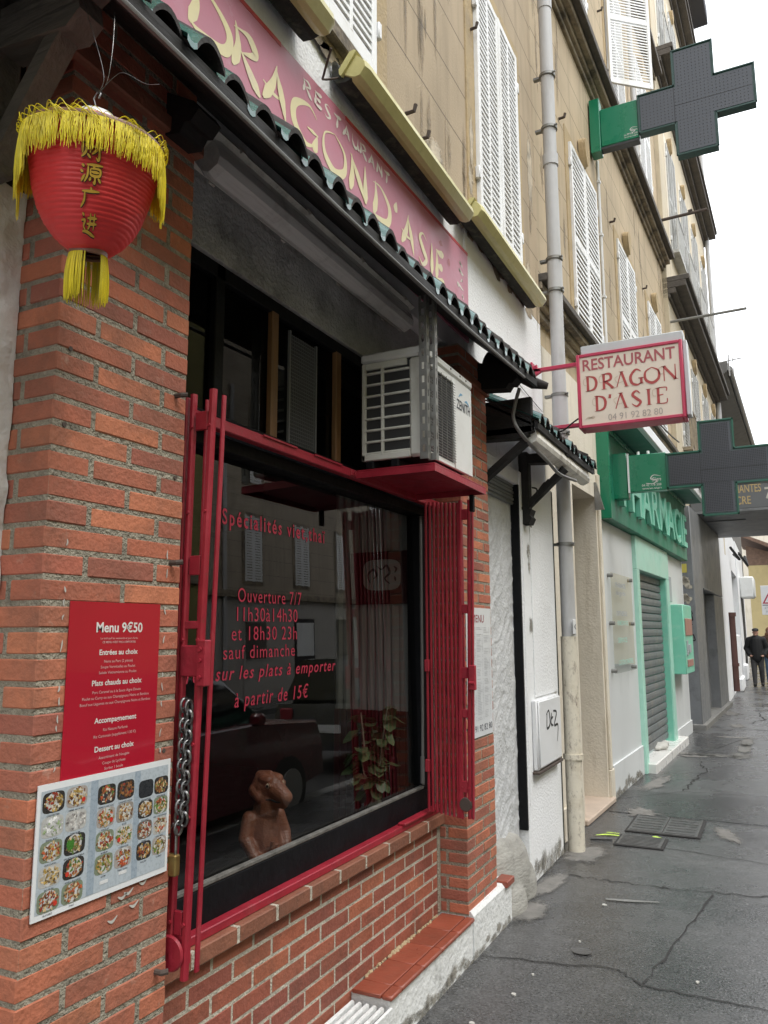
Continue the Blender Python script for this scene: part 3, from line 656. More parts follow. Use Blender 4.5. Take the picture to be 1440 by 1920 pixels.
# ================================================================ BRICK PILLARS
def brick_pillar(Y0, Y1, zb, zt, label, xin, seed):
    rr = random.Random(seed)
    e = empty('brick_pillar', (-.1, (Y0+Y1)/2, zb), label, 'pillar', 'brick pillars framing the restaurant window')
    c = MB(); c.box(-.32, -.0222, Y0+.0022, Y1-.0022, zb, zt); c.build('mortar', m_mortar, e)
    b = MB(); p = .0603; m = .0125; L = Y1-Y0; nrow = int((zt-zb)/p); front = -.02
    for i in range(nrow):
        z0 = zb+i*p+m*.5; z1 = zb+(i+1)*p-m*.5
        def br(x0, x1, y0, y1):
            j = lambda a: rr.uniform(-a, a)
            b.box(x0, x1+j(.0015), y0+j(.0015), y1+j(.0012), z0+j(.0015), z1+j(.0015), .003)
        fy = (lambda t: Y0+t*L)
        if i % 2 == 0:
            br(-.125, front, fy(0), fy(.525)); br(xin, -.139, fy(0), fy(.2)); br(-.12, front, fy(.555), fy(1))
        else:
            br(xin, front, fy(0), fy(.255)); br(-.12, front, fy(.285), fy(.77)); br(-.14, front, fy(.8), fy(1))
    b.build('brickwork', m_brick, e, smooth=30)
    return e
pl = brick_pillar(1.24, 1.70, 0, 3.26, 'orange-red brick pillar with menus, left of the window', -.17, 5)
pr = brick_pillar(3.93, 4.385, .205, 3.22, 'orange-red brick pillar between the folded gate and the plastered doorway', -.175, 9)
for p, z0 in ((pl, 3.0), (pr, 2.98)):
    b = MB(); y0, y1 = (1.2, 1.74) if p is pl else (3.89, 4.42)
    b.box(-.31, .0, y0+.02, y1-.02, z0+.05, z0+.1, .005); b.build('brick_cap', m_coping, p)
# nail stubs and drilled holes on the left pillar
for y, z, k in ((1.655, 2.285, 1), (1.66, 1.81, 1), (1.28, 2.3, 0), (1.275, 2.11, 0), (1.66, .765, 1), (1.665, 2.05, 0), (1.66, 1.31, 0)):
    b = MB()
    if k: b.tube([(-.03, y, z), (.0, y, z), (.012, y+.012, z+.002)], .0075, 8)
    else: b.tube([(-.024, y, z), (-.0185, y, z)], .006, 10)
    b.build('wall_plug', m_rust, pl)
# white paint dribbles on the joints of the left pillar
b = MB(); rr = random.Random(11); P = PX(-.0172)
for y in (1.302, 1.642):
    z = 1.24
    while z < 1.86:
        h = rr.uniform(.01, .028)
        if rr.random() < .6: b.ribbon(P, [(y+rr.uniform(-.003, .003), z), (y+rr.uniform(-.002, .002), z+h*.5), (y+rr.uniform(-.003, .003), z+h)], [.0008, rr.uniform(.001, .003), .002, .0006])
        z += h+rr.uniform(.004, .03)
for y, z in ((1.53, .985), (1.57, .955), (1.6, 1.0), (1.5, .94), (1.55, .99)):
    b.ribbon(P, [(y-.015, z), (y, z-.006), (y+.016, z+.004)], [.001, .004, .001])
b.build('paint_dribble', m_scrap, pl, fix=False)

# ================================================================ LOW BRICK WALL UNDER THE WINDOW, LEDGE, BASE
e = empty('low_brick_wall', (-.2, 2.8, 0), 'low wall of thin facing bricks under the shop window', 'wall')
b = MB(); b.box(-.35, -.1762, 1.705, 3.925, .0, .64); b.build('mortar', m_mortar2, e)
b = MB(); p = .0635; rr = random.Random(2)
for i in range(11):
    z0 = -.055+i*p+.005; z1 = z0+p-.0105; y = 1.705-(.11 if i % 2 else 0)-.05
    while y < 3.92:
        a, c = max(y, 1.706), min(y+.208, 3.922)
        if c-a > .02: b.box(-.25, -.175+rr.uniform(-.001, .001), a, c, max(z0, .001), z1, .002)
        y += .2185
b.build('brickwork', m_brick2, e, smooth=30)
b = MB(); y = 1.52
while y < 3.92:
    a, c = max(y, 1.706), min(y+.212, 3.922)
    if c-a > .01: b.box(-.3, -.138, a+.003, c-.003, .642, .693, .004)
    y += .219
b.build('coping', m_coping, e, smooth=30)
b = MB(); b.box(-.3, -.1405, 1.707, 3.92, .643, .6915); b.build('coping_joint', m_mortar2, e)
b = MB(); b.box(-.179, -.168, 3.895, 3.928, .21, .64, .004); b.build('corner_joint', m_mortar, e)
e = empty('base_ledge', (-.08, 3.5, 0), 'white painted base with a red tiled ledge below the brick wall', 'ledge')
b = MB(); b.box(-.3, 0, 2.985, 3.93, -.02, .188, .006)
b.build('white_base', m_whitebase, e, smooth=30)
b = MB(); b.prism([(-.3, -.02), (.004, -.02), (.004, .205), (-.012, .225), (-.3, .232)], lambda u, v, d: (u, 3.935+d, v), .625); b.build('white_block', m_whitebase, e)
b = MB(); rr = random.Random(8)
ys = [2.97, 3.07, 3.29, 3.5, 3.71, 3.925]
for i in range(5):
    b.box(-.165, -.037, ys[i]+.0015, ys[i+1]-.0015, .189, .2045, .002)
    b.box(-.034, .014, ys[i]+.0015, ys[i+1]-.0015, .186, .206, .006)
b.build('ledge_tile', m_tile, e, smooth=40)
b = MB(); b.box(-.06, .02, 4.44, 4.575, .2, .235, .004); b.build('end_tile', m_tile, e)
b = MB(); rr = random.Random(1)
for i in range(46):
    y = 3.1+i*.017+rr.uniform(-.006, .006); r = rr.uniform(.003, .008)*(1.5 if 14 < i < 26 else 1); b.lathe([(0.0005, r), (r, r*.4), (r*1.2, -.003)], (-.168+rr.uniform(-.003, .005), y, .207), 7)
b.build('foam_seal', m_foam, e, smooth=60)
b = MB(); rr = random.Random(15)
for k in range(16): b.blot(PX(.002), 3.0+k*.06, .01+rr.uniform(-.01, .03), rr.uniform(.04, .1), rr.uniform(.015, .05), 0, .3)
for k in range(7): b.blot(PX(.0065), 3.96+k*.09, .01+rr.uniform(-.01, .03), rr.uniform(.04, .1), rr.uniform(.02, .05), 0, .3)
b.build('grime', m_grime, e, fix=False)
e = empty('vent_grate', (-.09, 2.7, .15), 'white painted iron slats of a floor vent beside the tiled ledge', 'vent grate')
b = MB()
for i in range(5): b.box(-.165+i*.033, -.147+i*.033, 2.3, 2.965, .145, .168, .005)
b.build('slats', m_whitebase, e, smooth=40)
b = MB(); b.box(-.3, 0, 2.0, 2.98, -.02, .13); b.build('pit', m_mould, e)
b = MB(); b.box(-.001, .012, 2.0, 2.984, -.02, .165, .004); b.build('front_edge', m_whitebase, e)
organic('cement_mound', [[((-.13, 4.72, .1), (.12, .25, .3))], [((-.11, 4.9, .12), (.12, .22, .27))], [((-.1, 5.0, .04), (.12, .2, .2))], [((-.07, 4.72, .0), (.11, .2, .17))]], m_cement, None, .012, 8, loc=(-.1, 4.8, 0))
tag(bpy.data.objects['cement_mound'], 'rough grey cement lump at the foot of the plastered doorway', 'cement mound')
# ================================================================ SHOP WINDOW
sw = empty('shop_window', (-.2, 2.8, .7), 'dark restaurant window with red rails and red vinyl lettering', 'shop window')
b = MB(); b.box(-.204, -.165, 1.74, 3.92, .694, .722, .003)
b.box(-.19, -.15, 3.46, 3.92, .7225, .735, .003); b.build('bottom_rail', m_red, sw)
b = MB(); b.box(-.175, -.14, 1.72, 3.92, 2.285, 2.322, .003)
for y in (2.25, 2.6): b.box(-.139, -.134, y, y+.22, 2.316, 2.323)
b.build('top_rail', m_red, sw)
b = MB(); b.box(-.26, -.205, 1.71, 3.92, .696, .828, .004); b.box(-.29, -.205, 1.71, 1.77, .829, 2.239, .003); b.box(-.29, -.2, 3.805, 3.925, .829, 2.239, .003); b.box(-.29, -.2, 1.71, 3.92, 2.24, 2.284, .003)
b.box(-.255, -.205, 1.71, 3.92, 2.285, 2.36, .003)
for y in (1.71, 2.06, 3.86): b.box(-.26, -.215, y, y+.05, 2.36, 2.914, .003)
b.box(-.26, -.215, 1.71, 3.92, 2.86, 2.914, .003)
b.build('frame', m_black, sw)
b = MB(); b.box(-.226, -.203, 1.77, 3.805, .8285, .843, .003); b.box(-.212, -.199, 3.792, 3.8045, .846, 2.235, .003); b.build('dusty_bead', m_dust, sw)
b = MB(); b.tube([(-.198, 3.775, .9), (-.197, 3.782, 1.2), (-.198, 3.785, 2.19)], .007, 6); b.tube([(-.198, 3.775, .86), (-.198, 3.776, .99)], .011, 8); b.build('window_cable', m_cable, sw)
b = MB(); b.quad((-.232, 1.75, .835), (-.232, 3.815, .835), (-.2592, 3.815, 2.25), (-.2592, 1.75, 2.25)); b.build('glass', m_glass, sw, fix=False)
b = MB(); b.quad((-.24, 1.72, 2.36), (-.24, 3.9, 2.36), (-.24, 3.9, 2.88), (-.24, 1.72, 2.88)); b.build('upper_glass', m_glassup, sw, fix=False)
for y in (2.4, 2.9):
    b = MB(); b.box(-.236, -.212, y, y+.045, 2.36, 2.865, .003); b.build('wood_strip', m_woodstrip, sw)
b = MB()
for i in range(14): b.box(-.238, -.232, 2.56+i*.014, 2.562+i*.014, 2.37, 2.83)
for i in range(30): b.box(-.2365, -.2335, 2.555, 2.755, 2.375+i*.0155, 2.377+i*.0155)
b.box(-.2385, -.228, 2.548, 2.558, 2.365, 2.84); b.box(-.2385, -.228, 2.752, 2.762, 2.365, 2.84); b.build('mesh_panel', m_bluebag, sw)
G = lambda y, z: (lambda u, v: (-.2305-.0189*(z+v-.835), y+u, z+v))
for body, y0, y1, z0, h, bold, sh, sp in (('Spécialités viet,thaï', 2.175, 2.88, 1.998, .055, .016, 0, 1.3), ('Ouverture 7/7', 2.27, 2.69, 1.728, .05, 0, 0, 1.15), ('11h30à14h30', 2.265, 2.66, 1.66, .05, 0, 0, 1.1), ('et 18h30 23h', 2.235, 2.655, 1.592, .05, 0, 0, 1.15),
        ('sauf dimanche', 2.19, 2.64, 1.528, .047, 0, 0, 1.15), ('10% sur les plats à emporter', 2.0, 2.96, 1.458, .045, .01, .25, 1.2), ('à partir de 15€', 2.255, 2.74, 1.362, .05, .006, .2, 1.2)):
    text('lettering', body, G(y0, z0), h, y1-y0, m_vinyl, sw, bold, sh, space=sp)
# ---- room behind the glass
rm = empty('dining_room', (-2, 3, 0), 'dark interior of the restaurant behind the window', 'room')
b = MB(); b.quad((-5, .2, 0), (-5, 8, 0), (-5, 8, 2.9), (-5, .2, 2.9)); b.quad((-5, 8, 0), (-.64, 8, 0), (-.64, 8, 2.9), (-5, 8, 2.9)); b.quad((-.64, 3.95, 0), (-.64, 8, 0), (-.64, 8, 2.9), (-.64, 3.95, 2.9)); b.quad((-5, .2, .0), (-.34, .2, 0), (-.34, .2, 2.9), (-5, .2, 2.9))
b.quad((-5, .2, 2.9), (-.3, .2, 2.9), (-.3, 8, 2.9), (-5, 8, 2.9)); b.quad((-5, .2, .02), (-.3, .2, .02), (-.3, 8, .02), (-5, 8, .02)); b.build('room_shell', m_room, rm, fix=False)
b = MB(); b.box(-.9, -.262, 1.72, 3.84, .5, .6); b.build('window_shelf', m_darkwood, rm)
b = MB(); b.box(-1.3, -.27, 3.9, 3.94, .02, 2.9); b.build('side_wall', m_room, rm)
b = MB(); k = 30
for i in range(k):
    x0 = -.28-.5*i/k; x1 = -.28-.5*(i+1)/k; y0 = 3.88+.012*math.cos(i*2.1); y1 = 3.88+.012*math.cos((i+1)*2.1)
    b.quad((x0, y0, 1.19), (x1, y1, 1.19), (x1, y1, 2.42), (x0, y0, 2.42))
b.build('curtain', m_curtain, rm, smooth=60, fix=False)
b = MB()
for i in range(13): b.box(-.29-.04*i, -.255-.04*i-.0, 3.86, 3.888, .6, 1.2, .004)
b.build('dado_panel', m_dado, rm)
pic = empty('wall_picture', (-.44, 3.85, 1.9), 'square dark red panel with a cream rounded shape inside the window', 'picture')
b = MB(); b.box(-.66, -.28, 3.845, 3.862, 1.77, 2.06, .004); b.build('panel', m_dado, pic)
b = MB(); P = PYc(3.844, -.46, 1.93); pts = []
for q in [i*.2618 for i in range(24)]:
    cx, sx = math.cos(q), math.sin(q); pts.append((.115*math.copysign(abs(cx)**.5, cx), .085*math.copysign(abs(sx)**.5, sx)))
b.prism(pts, lambda u, v, d: P(u, v, d), .003); b.build('cream_shape', m_curtain, pic)
b = MB(); P = PYc(3.84, -.46, 1.93)
for s in ([(-.07, -.045), (-.085, .0), (-.05, .03), (-.03, .0), (-.05, -.02)], [(-.03, .05), (.0, .03), (.03, .05), (.05, .01), (.02, -.02), (.05, -.05)], [(.075, .045), (.09, .03), (.08, .01)], [(.08, -.01), (.085, -.035)]): b.ribbon(P, s, [.002, .007, .003])
b.build('brush_figure', m_textdark, pic, fix=False)
# ---- carved lizard figure
X0, Y0, Z0 = -.42, 2.72, .645; SA = R_(-26); HA = R_(-8)
def rot(p, an): return (p[0]*math.cos(an)-p[1]*math.sin(an), p[0]*math.sin(an)+p[1]*math.cos(an), p[2])
L = lambda *p: tuple(a+b_ for a, b_ in zip((X0, Y0, Z0), rot((p[0]*.84, p[1]*.7, p[2]*.84), SA)))
Hd = lambda *p: tuple(a+b_ for a, b_ in zip((X0, Y0, Z0+.004), rot((p[0]*.88, p[1]*.88, .36+(p[2]-.36)*.88-.05), HA)))
st = empty('lizard_statue', L(0, 0, 0), 'carved brown wooden lizard figure with folded hands behind the glass', 'statue')
limbs = [[(L(-.02, 0, .02), (.085, .085, .05))], [(L(-.01, 0, .08), .062), (L(-.005, 0, .17), .065), (L(-.015, 0, .27), .06), (L(-.012, 0, .325), .05)],
    [(L(-.03, 0, .28), (.045, .072, .042))],
    [(L(.005, 0, .32), .048), (L(.012, 0, .37), .046)]]
for s_ in (-1, 1): limbs.append([(L(-.025, s_*.092, .29), .03), (L(-.01, s_*.125, .205), .029), (L(.05, s_*.1, .128), .024), (L(.095, s_*.04, .112), .021)])
limbs += [[(Hd(-.005, 0, .412), (.062, .056, .062))], [(Hd(.02, 0, .42), .05), (Hd(.07, 0, .4), .037), (Hd(.112, 0, .378), .03)],
    [(Hd(.015, 0, .37), .036), (Hd(.07, 0, .355), .026), (Hd(.102, 0, .35), .021)]]
limbs += [[(Hd(.04, s_*.034, .448), .02), (Hd(.01, s_*.036, .452), .02)] for s_ in (-1, 1)] + [[(Hd(.122, s_*.014, .388), .0105)] for s_ in (-1, 1)]
limbs += [[(Hd(-.04, 0, .455), .024), (Hd(.02, 0, .474), .012), (Hd(.075, 0, .44), .009)]] + [[(Hd(-.035, s_*.04, .4), .028), (Hd(.0, s_*.05, .375), .022)] for s_ in (-1, 1)]
organic('body', limbs, m_statue, st, .0045, 2)
for s_ in (-1, 1):
    for q in range(4):
        z = .132-.0165*q; b = MB(); b.tube([L(.078, s_*.058, z), L(.108, s_*.028, z+.002), L(.118, -s_*.006, z-.003), L(.112, -s_*.022, z-.006)], [.009, .009, .0085, .006], 8); b.build('finger', m_statue, st, smooth=60)
for s_ in (-1, 1):
    b = MB(); b.lathe([(.001, .012), (.008, .009), (.0115, .003), (.011, -.004), (.001, -.008)], (0, 0, 0), 14)
    b.v = [tuple(p+q_ for p, q_ in zip(Hd(.052, s_*.046, .428), rot((x*.8, s_*z, y), HA))) for x, y, z in b.v]; ey = b.build('eye', m_statlight, st, smooth=60)
    b = MB(); b.tube([Hd(.055, s_*.057, .4285), Hd(.056, s_*.0595, .4285)], .0055, 12); b.build('pupil', m_shade, ey)
    b = MB(); b.tube([Hd(.052+.014*math.cos(q*.5236), s_*(.05+.002*math.cos(q)), .428+.0135*math.sin(q*.5236)) for q in range(13)], .0028, 6, False); b.build('eyelid', m_statue, ey, smooth=60)
    b = MB(); b.tube([Hd(.035, s_*.043, .366), Hd(.06, s_*.037, .368), Hd(.085, s_*.03, .359), Hd(.112, s_*.022, .361), Hd(.131, s_*.004, .359)], .0036, 6); b.tube([Hd(.131, s_*.016, .392), Hd(.1335, s_*.017, .3925)], .0042, 8); b.build('mouth_line', m_shade, st)
for q in range(3):
    b = MB(); b.tube([L(.088, -.018+.018*q, .13), L(.094, -.02+.02*q, .2-.015*q)], [.012, .008], 8); b.build('held_bundle', m_statue, st, smooth=60)
# ---- houseplant
hp = empty('potted_plant', (-.46, 3.68, .6), 'leafy houseplant with thick pale trunk inside the window corner', 'plant')
b = MB(); b.tube([(-.5, 3.6, .6), (-.5, 3.62, .72), (-.49, 3.64, .78)], [.045, .04, .025], 10); b.tube([(-.5, 3.6, .68), (-.47, 3.68, .66), (-.46, 3.71, .6)], [.025, .022, .018], 8)
rr = random.Random(5); tips = []
for i in range(7):
    q = rr.uniform(0, 6.28); r = rr.uniform(.04, .12); h = rr.uniform(.25, .5); p = [(-.5, 3.64, .76), (-.5+r*.5*math.cos(q), 3.66+r*math.sin(q), .76+h*.6), (-.5+r*math.cos(q)*.8, 3.68+r*1.3*math.sin(q), .76+h)]
    b.tube(p, [.007, .005, .003], 6); tips.append(p)
b.v = [(x+.07, y+.06, z) for x, y, z in b.v]; b.build('trunk', m_bark, hp, smooth=60)
b = MB()
for i in range(100):
    p = rr.choice(tips); t = rr.uniform(.25, 1.05); q = spline(p, 6)[min(12, int(t*12))]
    a = rr.uniform(0, 6.28); d = Vector((math.cos(a), math.sin(a), rr.uniform(-1.3, .15))).normalized(); l = rr.uniform(.07, .12); s = d.cross(Vector((0, 0, 1))).normalized()*l*.34; o = Vector(q)+d*.02
    up = Vector((0, 0, .012)); b.add([o, o+d*l*.35+s+up, o+d*l*.75+s*.8, o+d*l, o+d*l*.75-s*.8, o+d*l*.35-s+up, o+d*l*.5], [(0, 1, 6), (1, 2, 6), (2, 3, 6), (3, 4, 6), (4, 5, 6), (5, 0, 6)])
b.v = [(x+.07, y+.06, z) for x, y, z in b.v]; b.build('leaves', m_leaf, hp, fix=False)

# ================================================================ FOLDED GATES
def bar(b, x, y, z0, z1, w, d, x1=None): # upright bar, optional lean
    x1 = x if x1 is None else x1
    n = 6; k = .25*w
    vs = []
    for z, xx in ((z0, x1), (z1, x)):
        for u, v in ((-w/2, -d/2+k), (-w/2+k, -d/2), (w/2-k, -d/2), (w/2, -d/2+k), (w/2, d/2), (-w/2, d/2)): vs.append((xx+u, y+v, z))
    b.add(vs, [list(range(n)), list(range(2*n-1, n-1, -1))]+[[i, (i+1) % n, n+(i+1) % n, n+i] for i in range(n)])
gl = empty('folding_gate', (0, 1.75, .72), 'red folding security gate, narrow half with chain, against the left brick pillar', 'gate', 'folding gates at the window')
yb = 1.735
for x, x1, w, d, z0, z1 in ((-.048, -.047, .014, .014, .735, 2.305), (-.024, -.038, .017, .016, .76, 2.312), (.002, -.008, .008, .012, .9, 2.3), (.047, .009, .02, .016, .722, 2.318), (.0635, .026, .009, .013, .735, 2.305)):
    b = MB(); bar(b, x, yb+(.03 if w < .011 else 0), z0, z1, w, d, x1); b.build('gate_bar', m_red, gl)
for z0, z1 in ((2.2, 2.255), (1.78, 1.835), (.83, .89)):
    t = (2.3-z0)/1.58; b = MB(); b.box(-.02-.017*t+.0105, .036-.038*t, yb-.006, yb+.006, z0, z1, .002); b.build('gate_plate', m_red, gl)
b = MB(); b.box(-.03, .046, yb-.012, yb+.006, 1.5, 1.585, .003); b.box(.036, .066, yb-.022, yb+.004, 1.475, 1.6, .003); b.box(-.024, .03, yb-.006, yb+.006, 1.63, 1.652, .002)
for z in (1.5, 1.545, 1.575): b.tube([(.05, yb-.024, z), (.05, yb-.03, z)], .006, 8)
b.build('lock_plate', m_reddark, gl)
for z in (2.21, 1.96, 1.6, 1.32, 1.13, .86):
    t = (2.3-z)/1.58; b = MB(); b.tube([(-.02-.017*t, yb-.007, z), (-.02-.017*t, yb-.013, z)], .005, 8); b.tube([(.046-.038*t, yb-.007, z), (.046-.038*t, yb-.014, z)], .005, 8); b.build('rivet', m_red, gl)
b = MB(); b.box(-.046, .02, yb+.0, yb+.014, .76, .83, .002)
b.lathe([(.001, .006), (.042, .006), (.046, 0), (.042, -.006), (.001, -.006)], (0, 0, 0), 24); vs = b.v[-120:]
for i in range(len(b.v)-120, len(b.v)):
    v = b.v[i]; b.v[i] = (-.03+v[0], yb-.012+v[2], .785+v[1])
b.build('gate_roller', m_reddark, gl, smooth=40)
ch = empty('padlock_chain', (.008, yb-.03, 1.44), 'steel chain with a brass padlock hanging on the red gate', 'chain')
b = MB(); z = 1.425; i = 0
while z > 1.1:
    pts = []
    for j in range(13):
        q = 2*math.pi*j/12; u, v = .0105*math.cos(q), .0185*math.sin(q)
        pts.append((+.006-.006*(1.43-z)*3+(u if i % 2 else u*.25), yb-.03+(u*.3 if i % 2 else u), z+v))
    b.tube(pts, .0042, 6, False); z -= .0265; i += 1
for x in (.004,):
    z = 1.42; i = 0
    while z > 1.12:
        pts = [(+.012+x-.01*(1.43-z)*2+(.0105*math.cos(2*math.pi*j/12) if i % 2 else .003*math.cos(2*math.pi*j/12)), yb-.022+(.003 if i % 2 else .0105)*math.cos(2*math.pi*j/12), z+.0185*math.sin(2*math.pi*j/12)) for j in range(13)]
        b.tube(pts, .0042, 6, False); z -= .0265; i += 1
b.build('chain_links', m_chain, ch, smooth=60)
b = MB(); b.tube([(-.03, yb-.03, 1.035), (-.03, yb-.03, 1.1), (-.018, yb-.03, 1.115), (-.006, yb-.03, 1.1), (-.006, yb-.03, 1.035)], .004, 8); b.build('shackle', m_chain, ch, smooth=60)
b = MB(); b.box(-.04, .004, yb-.042, yb-.02, .985, 1.04, .004); b.build('padlock', m_brass, ch)
gr = empty('folding_gate', (0, 3.72, .74), 'red folding security gate, wide stack of bars, before the right brick pillar', 'gate', 'folding gates at the window')
yb = 3.72
for i in range(9):
    x = -.14+.0225*i; b = MB(); bar(b, x, yb, .745-.003*i, 2.292-.002*i, .0125, .013, x-.004*i/9); b.build('gate_bar', m_red, gr)
for i in range(9):
    x = -.129+.0222*i; b = MB(); bar(b, x, yb+.026, .76, 2.28, .012, .012, x-.004*i/9); b.build('gate_bar', m_reddark, gr)
for x, w in ((.053, .02), (.102, .019), (.12, .009)):
    b = MB(); bar(b, x, yb, .725, 2.287, w, .016, x-.028); b.build('gate_bar', m_red, gr)
for z0, z1 in ((2.185, 2.24), (1.71, 1.755), (1.39, 1.445), (1.2, 1.24), (.845, .9)):
    t = (2.29-z0)/1.56; b = MB(); b.box(.063-.028*t, .093-.028*t, yb-.006, yb+.006, z0, z1, .002); b.build('gate_plate', m_red, gr)
b = MB(); b.box(.088, .122, yb-.022, yb+.002, 1.335, 1.455, .003); b.tube([(.09, yb-.024, 1.37), (.12, yb-.026, 1.37)], .008, 8); b.build('lock_plate', m_reddark, gr)
b = MB(); b.box(-.15, -.125, yb-.02, yb+.01, 1.42, 1.48, .003); b.box(-.152, -.13, yb-.02, yb+.01, .93, .99, .003); b.build('hinge_plate', m_reddark, gr)
for z in (1.86, 1.44, 1.12, .87):
    b = MB()
    for i in range(9): b.tube([(-.14+.0224*i, yb-.005, z), (-.14+.0224*i, yb-.0105, z)], .0042, 8)
    b.tube([(.1-.028*(2.29-z)/1.56, yb-.007, z), (.1-.028*(2.29-z)/1.56, yb-.013, z)], .005, 8); b.build('rivet_row', m_red, gr)
b = MB(); b.lathe([(.001, .006), (.03, .006), (.034, 0), (.03, -.006), (.001, -.006)], (0, 0, 0), 20)
b.v = [(.055+v[0], yb-.004+v[2], .79+v[1]) for v in b.v]; b.build('gate_roller', m_rust, gr, smooth=40)

# ================================================================ AIR CONDITIONER ON ITS RED SHELF
e = empty('equipment_shelf', (.04, 3.27, 2.3), 'red steel shelf carrying the air conditioner', 'shelf')
b = MB(); b.box(-.18, .235, 2.95, 3.6, 2.314, 2.32, .001); b.box(.228, .235, 2.95, 3.6, 2.285, 2.313); b.box(-.15, .228, 2.95, 2.957, 2.285, 2.313); b.box(-.15, .228, 3.593, 3.6, 2.285, 2.313); b.build('shelf_plate', m_red, e)
b = MB(); b.box(-.16, -.134, 2.9, 2.949, 2.29, 2.318, .002); b.tube([(-.134, 2.925, 2.304), (-.128, 2.925, 2.304)], .006, 8); b.build('fixing_tab', m_reddark, e)
b = MB(); b.box(.16, .18, 3.56, 3.59, 2.2, 2.284, .003); b.build('hanger', m_black, e)
ac = empty('air_conditioner', (.04, 3.25, 2.33), 'yellowed white outdoor air conditioner unit under the tiled canopy', 'air conditioner')
ax0, ax1, ay0, ay1, az0, az1 = -.12, .185, 2.965, 3.55, 2.36, 2.85
b = MB(); t = .012
b.box(ax0+.01, ax1-.01, ay0+.012, ay1-.01, az0+.02, az1-.03); b.build('core', m_fin, ac)
b = MB()   # left end face: corner posts and guard bars
b.box(ax1-.075, ax1, ay0, ay0+.03, az0, az1-.045, .012); b.box(ax0, ax0+.02, ay0, ay0+.02, az0, az1-.045, .004)
b.box(ax0, ax1-.07, ay0, ay0+.02, az0, az0+.03, .004); b.box(ax0+.095, ax0+.108, ay0-.001, ay0+.018, az0+.02, az1-.05, .003)
for i in range(8): b.box(ax0+.015, ax1-.07, ay0+.001, ay0+.016, az0+.028+i*.052, az0+.038+i*.052, .002)
b.box(ax0+.02, ax1-.085, ay0+.0005, ay0+.018, az1-.075, az1-.045, .003); b.build('side_guard', m_ac, ac, smooth=40)
b = MB(); b.box(ax0-.004, ax1+.006, ay0-.006, ay1+.006, az1-.044, az1, .01); b.build('lid', m_acwhite, ac, smooth=40)
b = MB(); b.box(ax1-.012, ax1+.002, ay0+.35, ay1, az0+.005, az1-.0445, .004); b.box(ax1-.012, ax1, ay0+.03, ay0+.05, az0+.005, az1-.0445, .003); b.box(ax1-.012, ax1, ay0+.0505, ay0+.3495, az1-.075, az1-.045, .003); b.box(ax1-.012, ax1, ay0+.0505, ay0+.3495, az0+.005, az0+.03, .003); b.build('front_panel', m_acwhite, ac, smooth=40)
b = MB()
for i in range(30): b.tube([(ax1+.006, ay0+.05, az0+.035+i*.0128), (ax1+.006, ay0+.351, az0+.035+i*.0128)], .0018, 4)
for i in range(5): b.tube([(ax1+.003, ay0+.07+i*.06, az0+.03), (ax1+.003, ay0+.07+i*.06, az1-.07)], .002, 4)
b.build('fan_guard', m_wire, ac)
b = MB()
for i in range(20): b.tube([(ax1-.02, ay0+.0305, az0+.03+i*.02), (ax1+.002, ay0+.0295, az0+.03+i*.02)], .0025, 4)
for k in range(3):
    q = k*2.094+.4; c = (ay0+.19, az0+.22); P = lambda u, v: (ax1-.03+.02*u*4*0, c[0]+u, c[1]+v)
    pts = [(.03*math.cos(q), .03*math.sin(q)), (.13*math.cos(q-.5), .13*math.sin(q-.5)), (.15*math.cos(q+.1), .15*math.sin(q+.1)), (.13*math.cos(q+.6), .13*math.sin(q+.6))]
    b.prism(pts, lambda u, v, d: (ax1-.03+d, c[0]+u, c[1]+v), .004)
b.build('fan', m_steel, ac)
text('logo', 'ZENITH', PX(ax1+.0035, ay0+.375, az1-.185), .046, .185, m_textdark, ac, .012, .1)
b = MB(); P = PX(ax1+.0035, ay0+.385, az1-.13)
b.ribbon(P, [(.02, .005), (.045, .022), (.07, .026)], [.001, .006, .002]); b.ribbon(P, [(.1, .0), (.13, .006), (.16, -.008)], [.001, .006, .002]); b.build('logo_swoosh', M('logo_blue', (.12, .35, .55), .5), ac, fix=False)
b = MB()
for x in (.0, .12): b.box(ax0+x+.02, ax0+x+.06, ay0+.0, ay1, 2.321, 2.359, .006)
b.build('rubber_foot', m_black, ac)
b = MB(); rr = random.Random(2)
for y in (ay0+.12, ay0+.3, ay0+.42, ay0+.5): b.tube([(ax1+.002, y, az1-.02), (ax1+.008, y, az1-.02)], .005, 8)
b.build('screw', m_rust, ac)
e = empty('slotted_strut', (.225, 2.95, 2.33), 'upright slotted steel angle in front of the air conditioner', 'strut')
for x, y in ((.215, 2.925), (.235, 2.968)):
    b = MB()
    for i in range(12):
        z = 2.335+i*.06
        b.box(x-.002, x, y, y+.028, z, z+.03); b.box(x-.002, x, y, y+.009, z+.03, z+.06); b.box(x-.002, x, y+.019, y+.028, z+.03, z+.06)
        b.box(x-.036, x-.0025, y, y+.002, z, z+.03); b.box(x-.036, x-.024, y, y+.002, z+.03, z+.06); b.box(x-.012, x-.0025, y, y+.002, z+.03, z+.06)
    b.build('slotted_angle', m_steel, e)
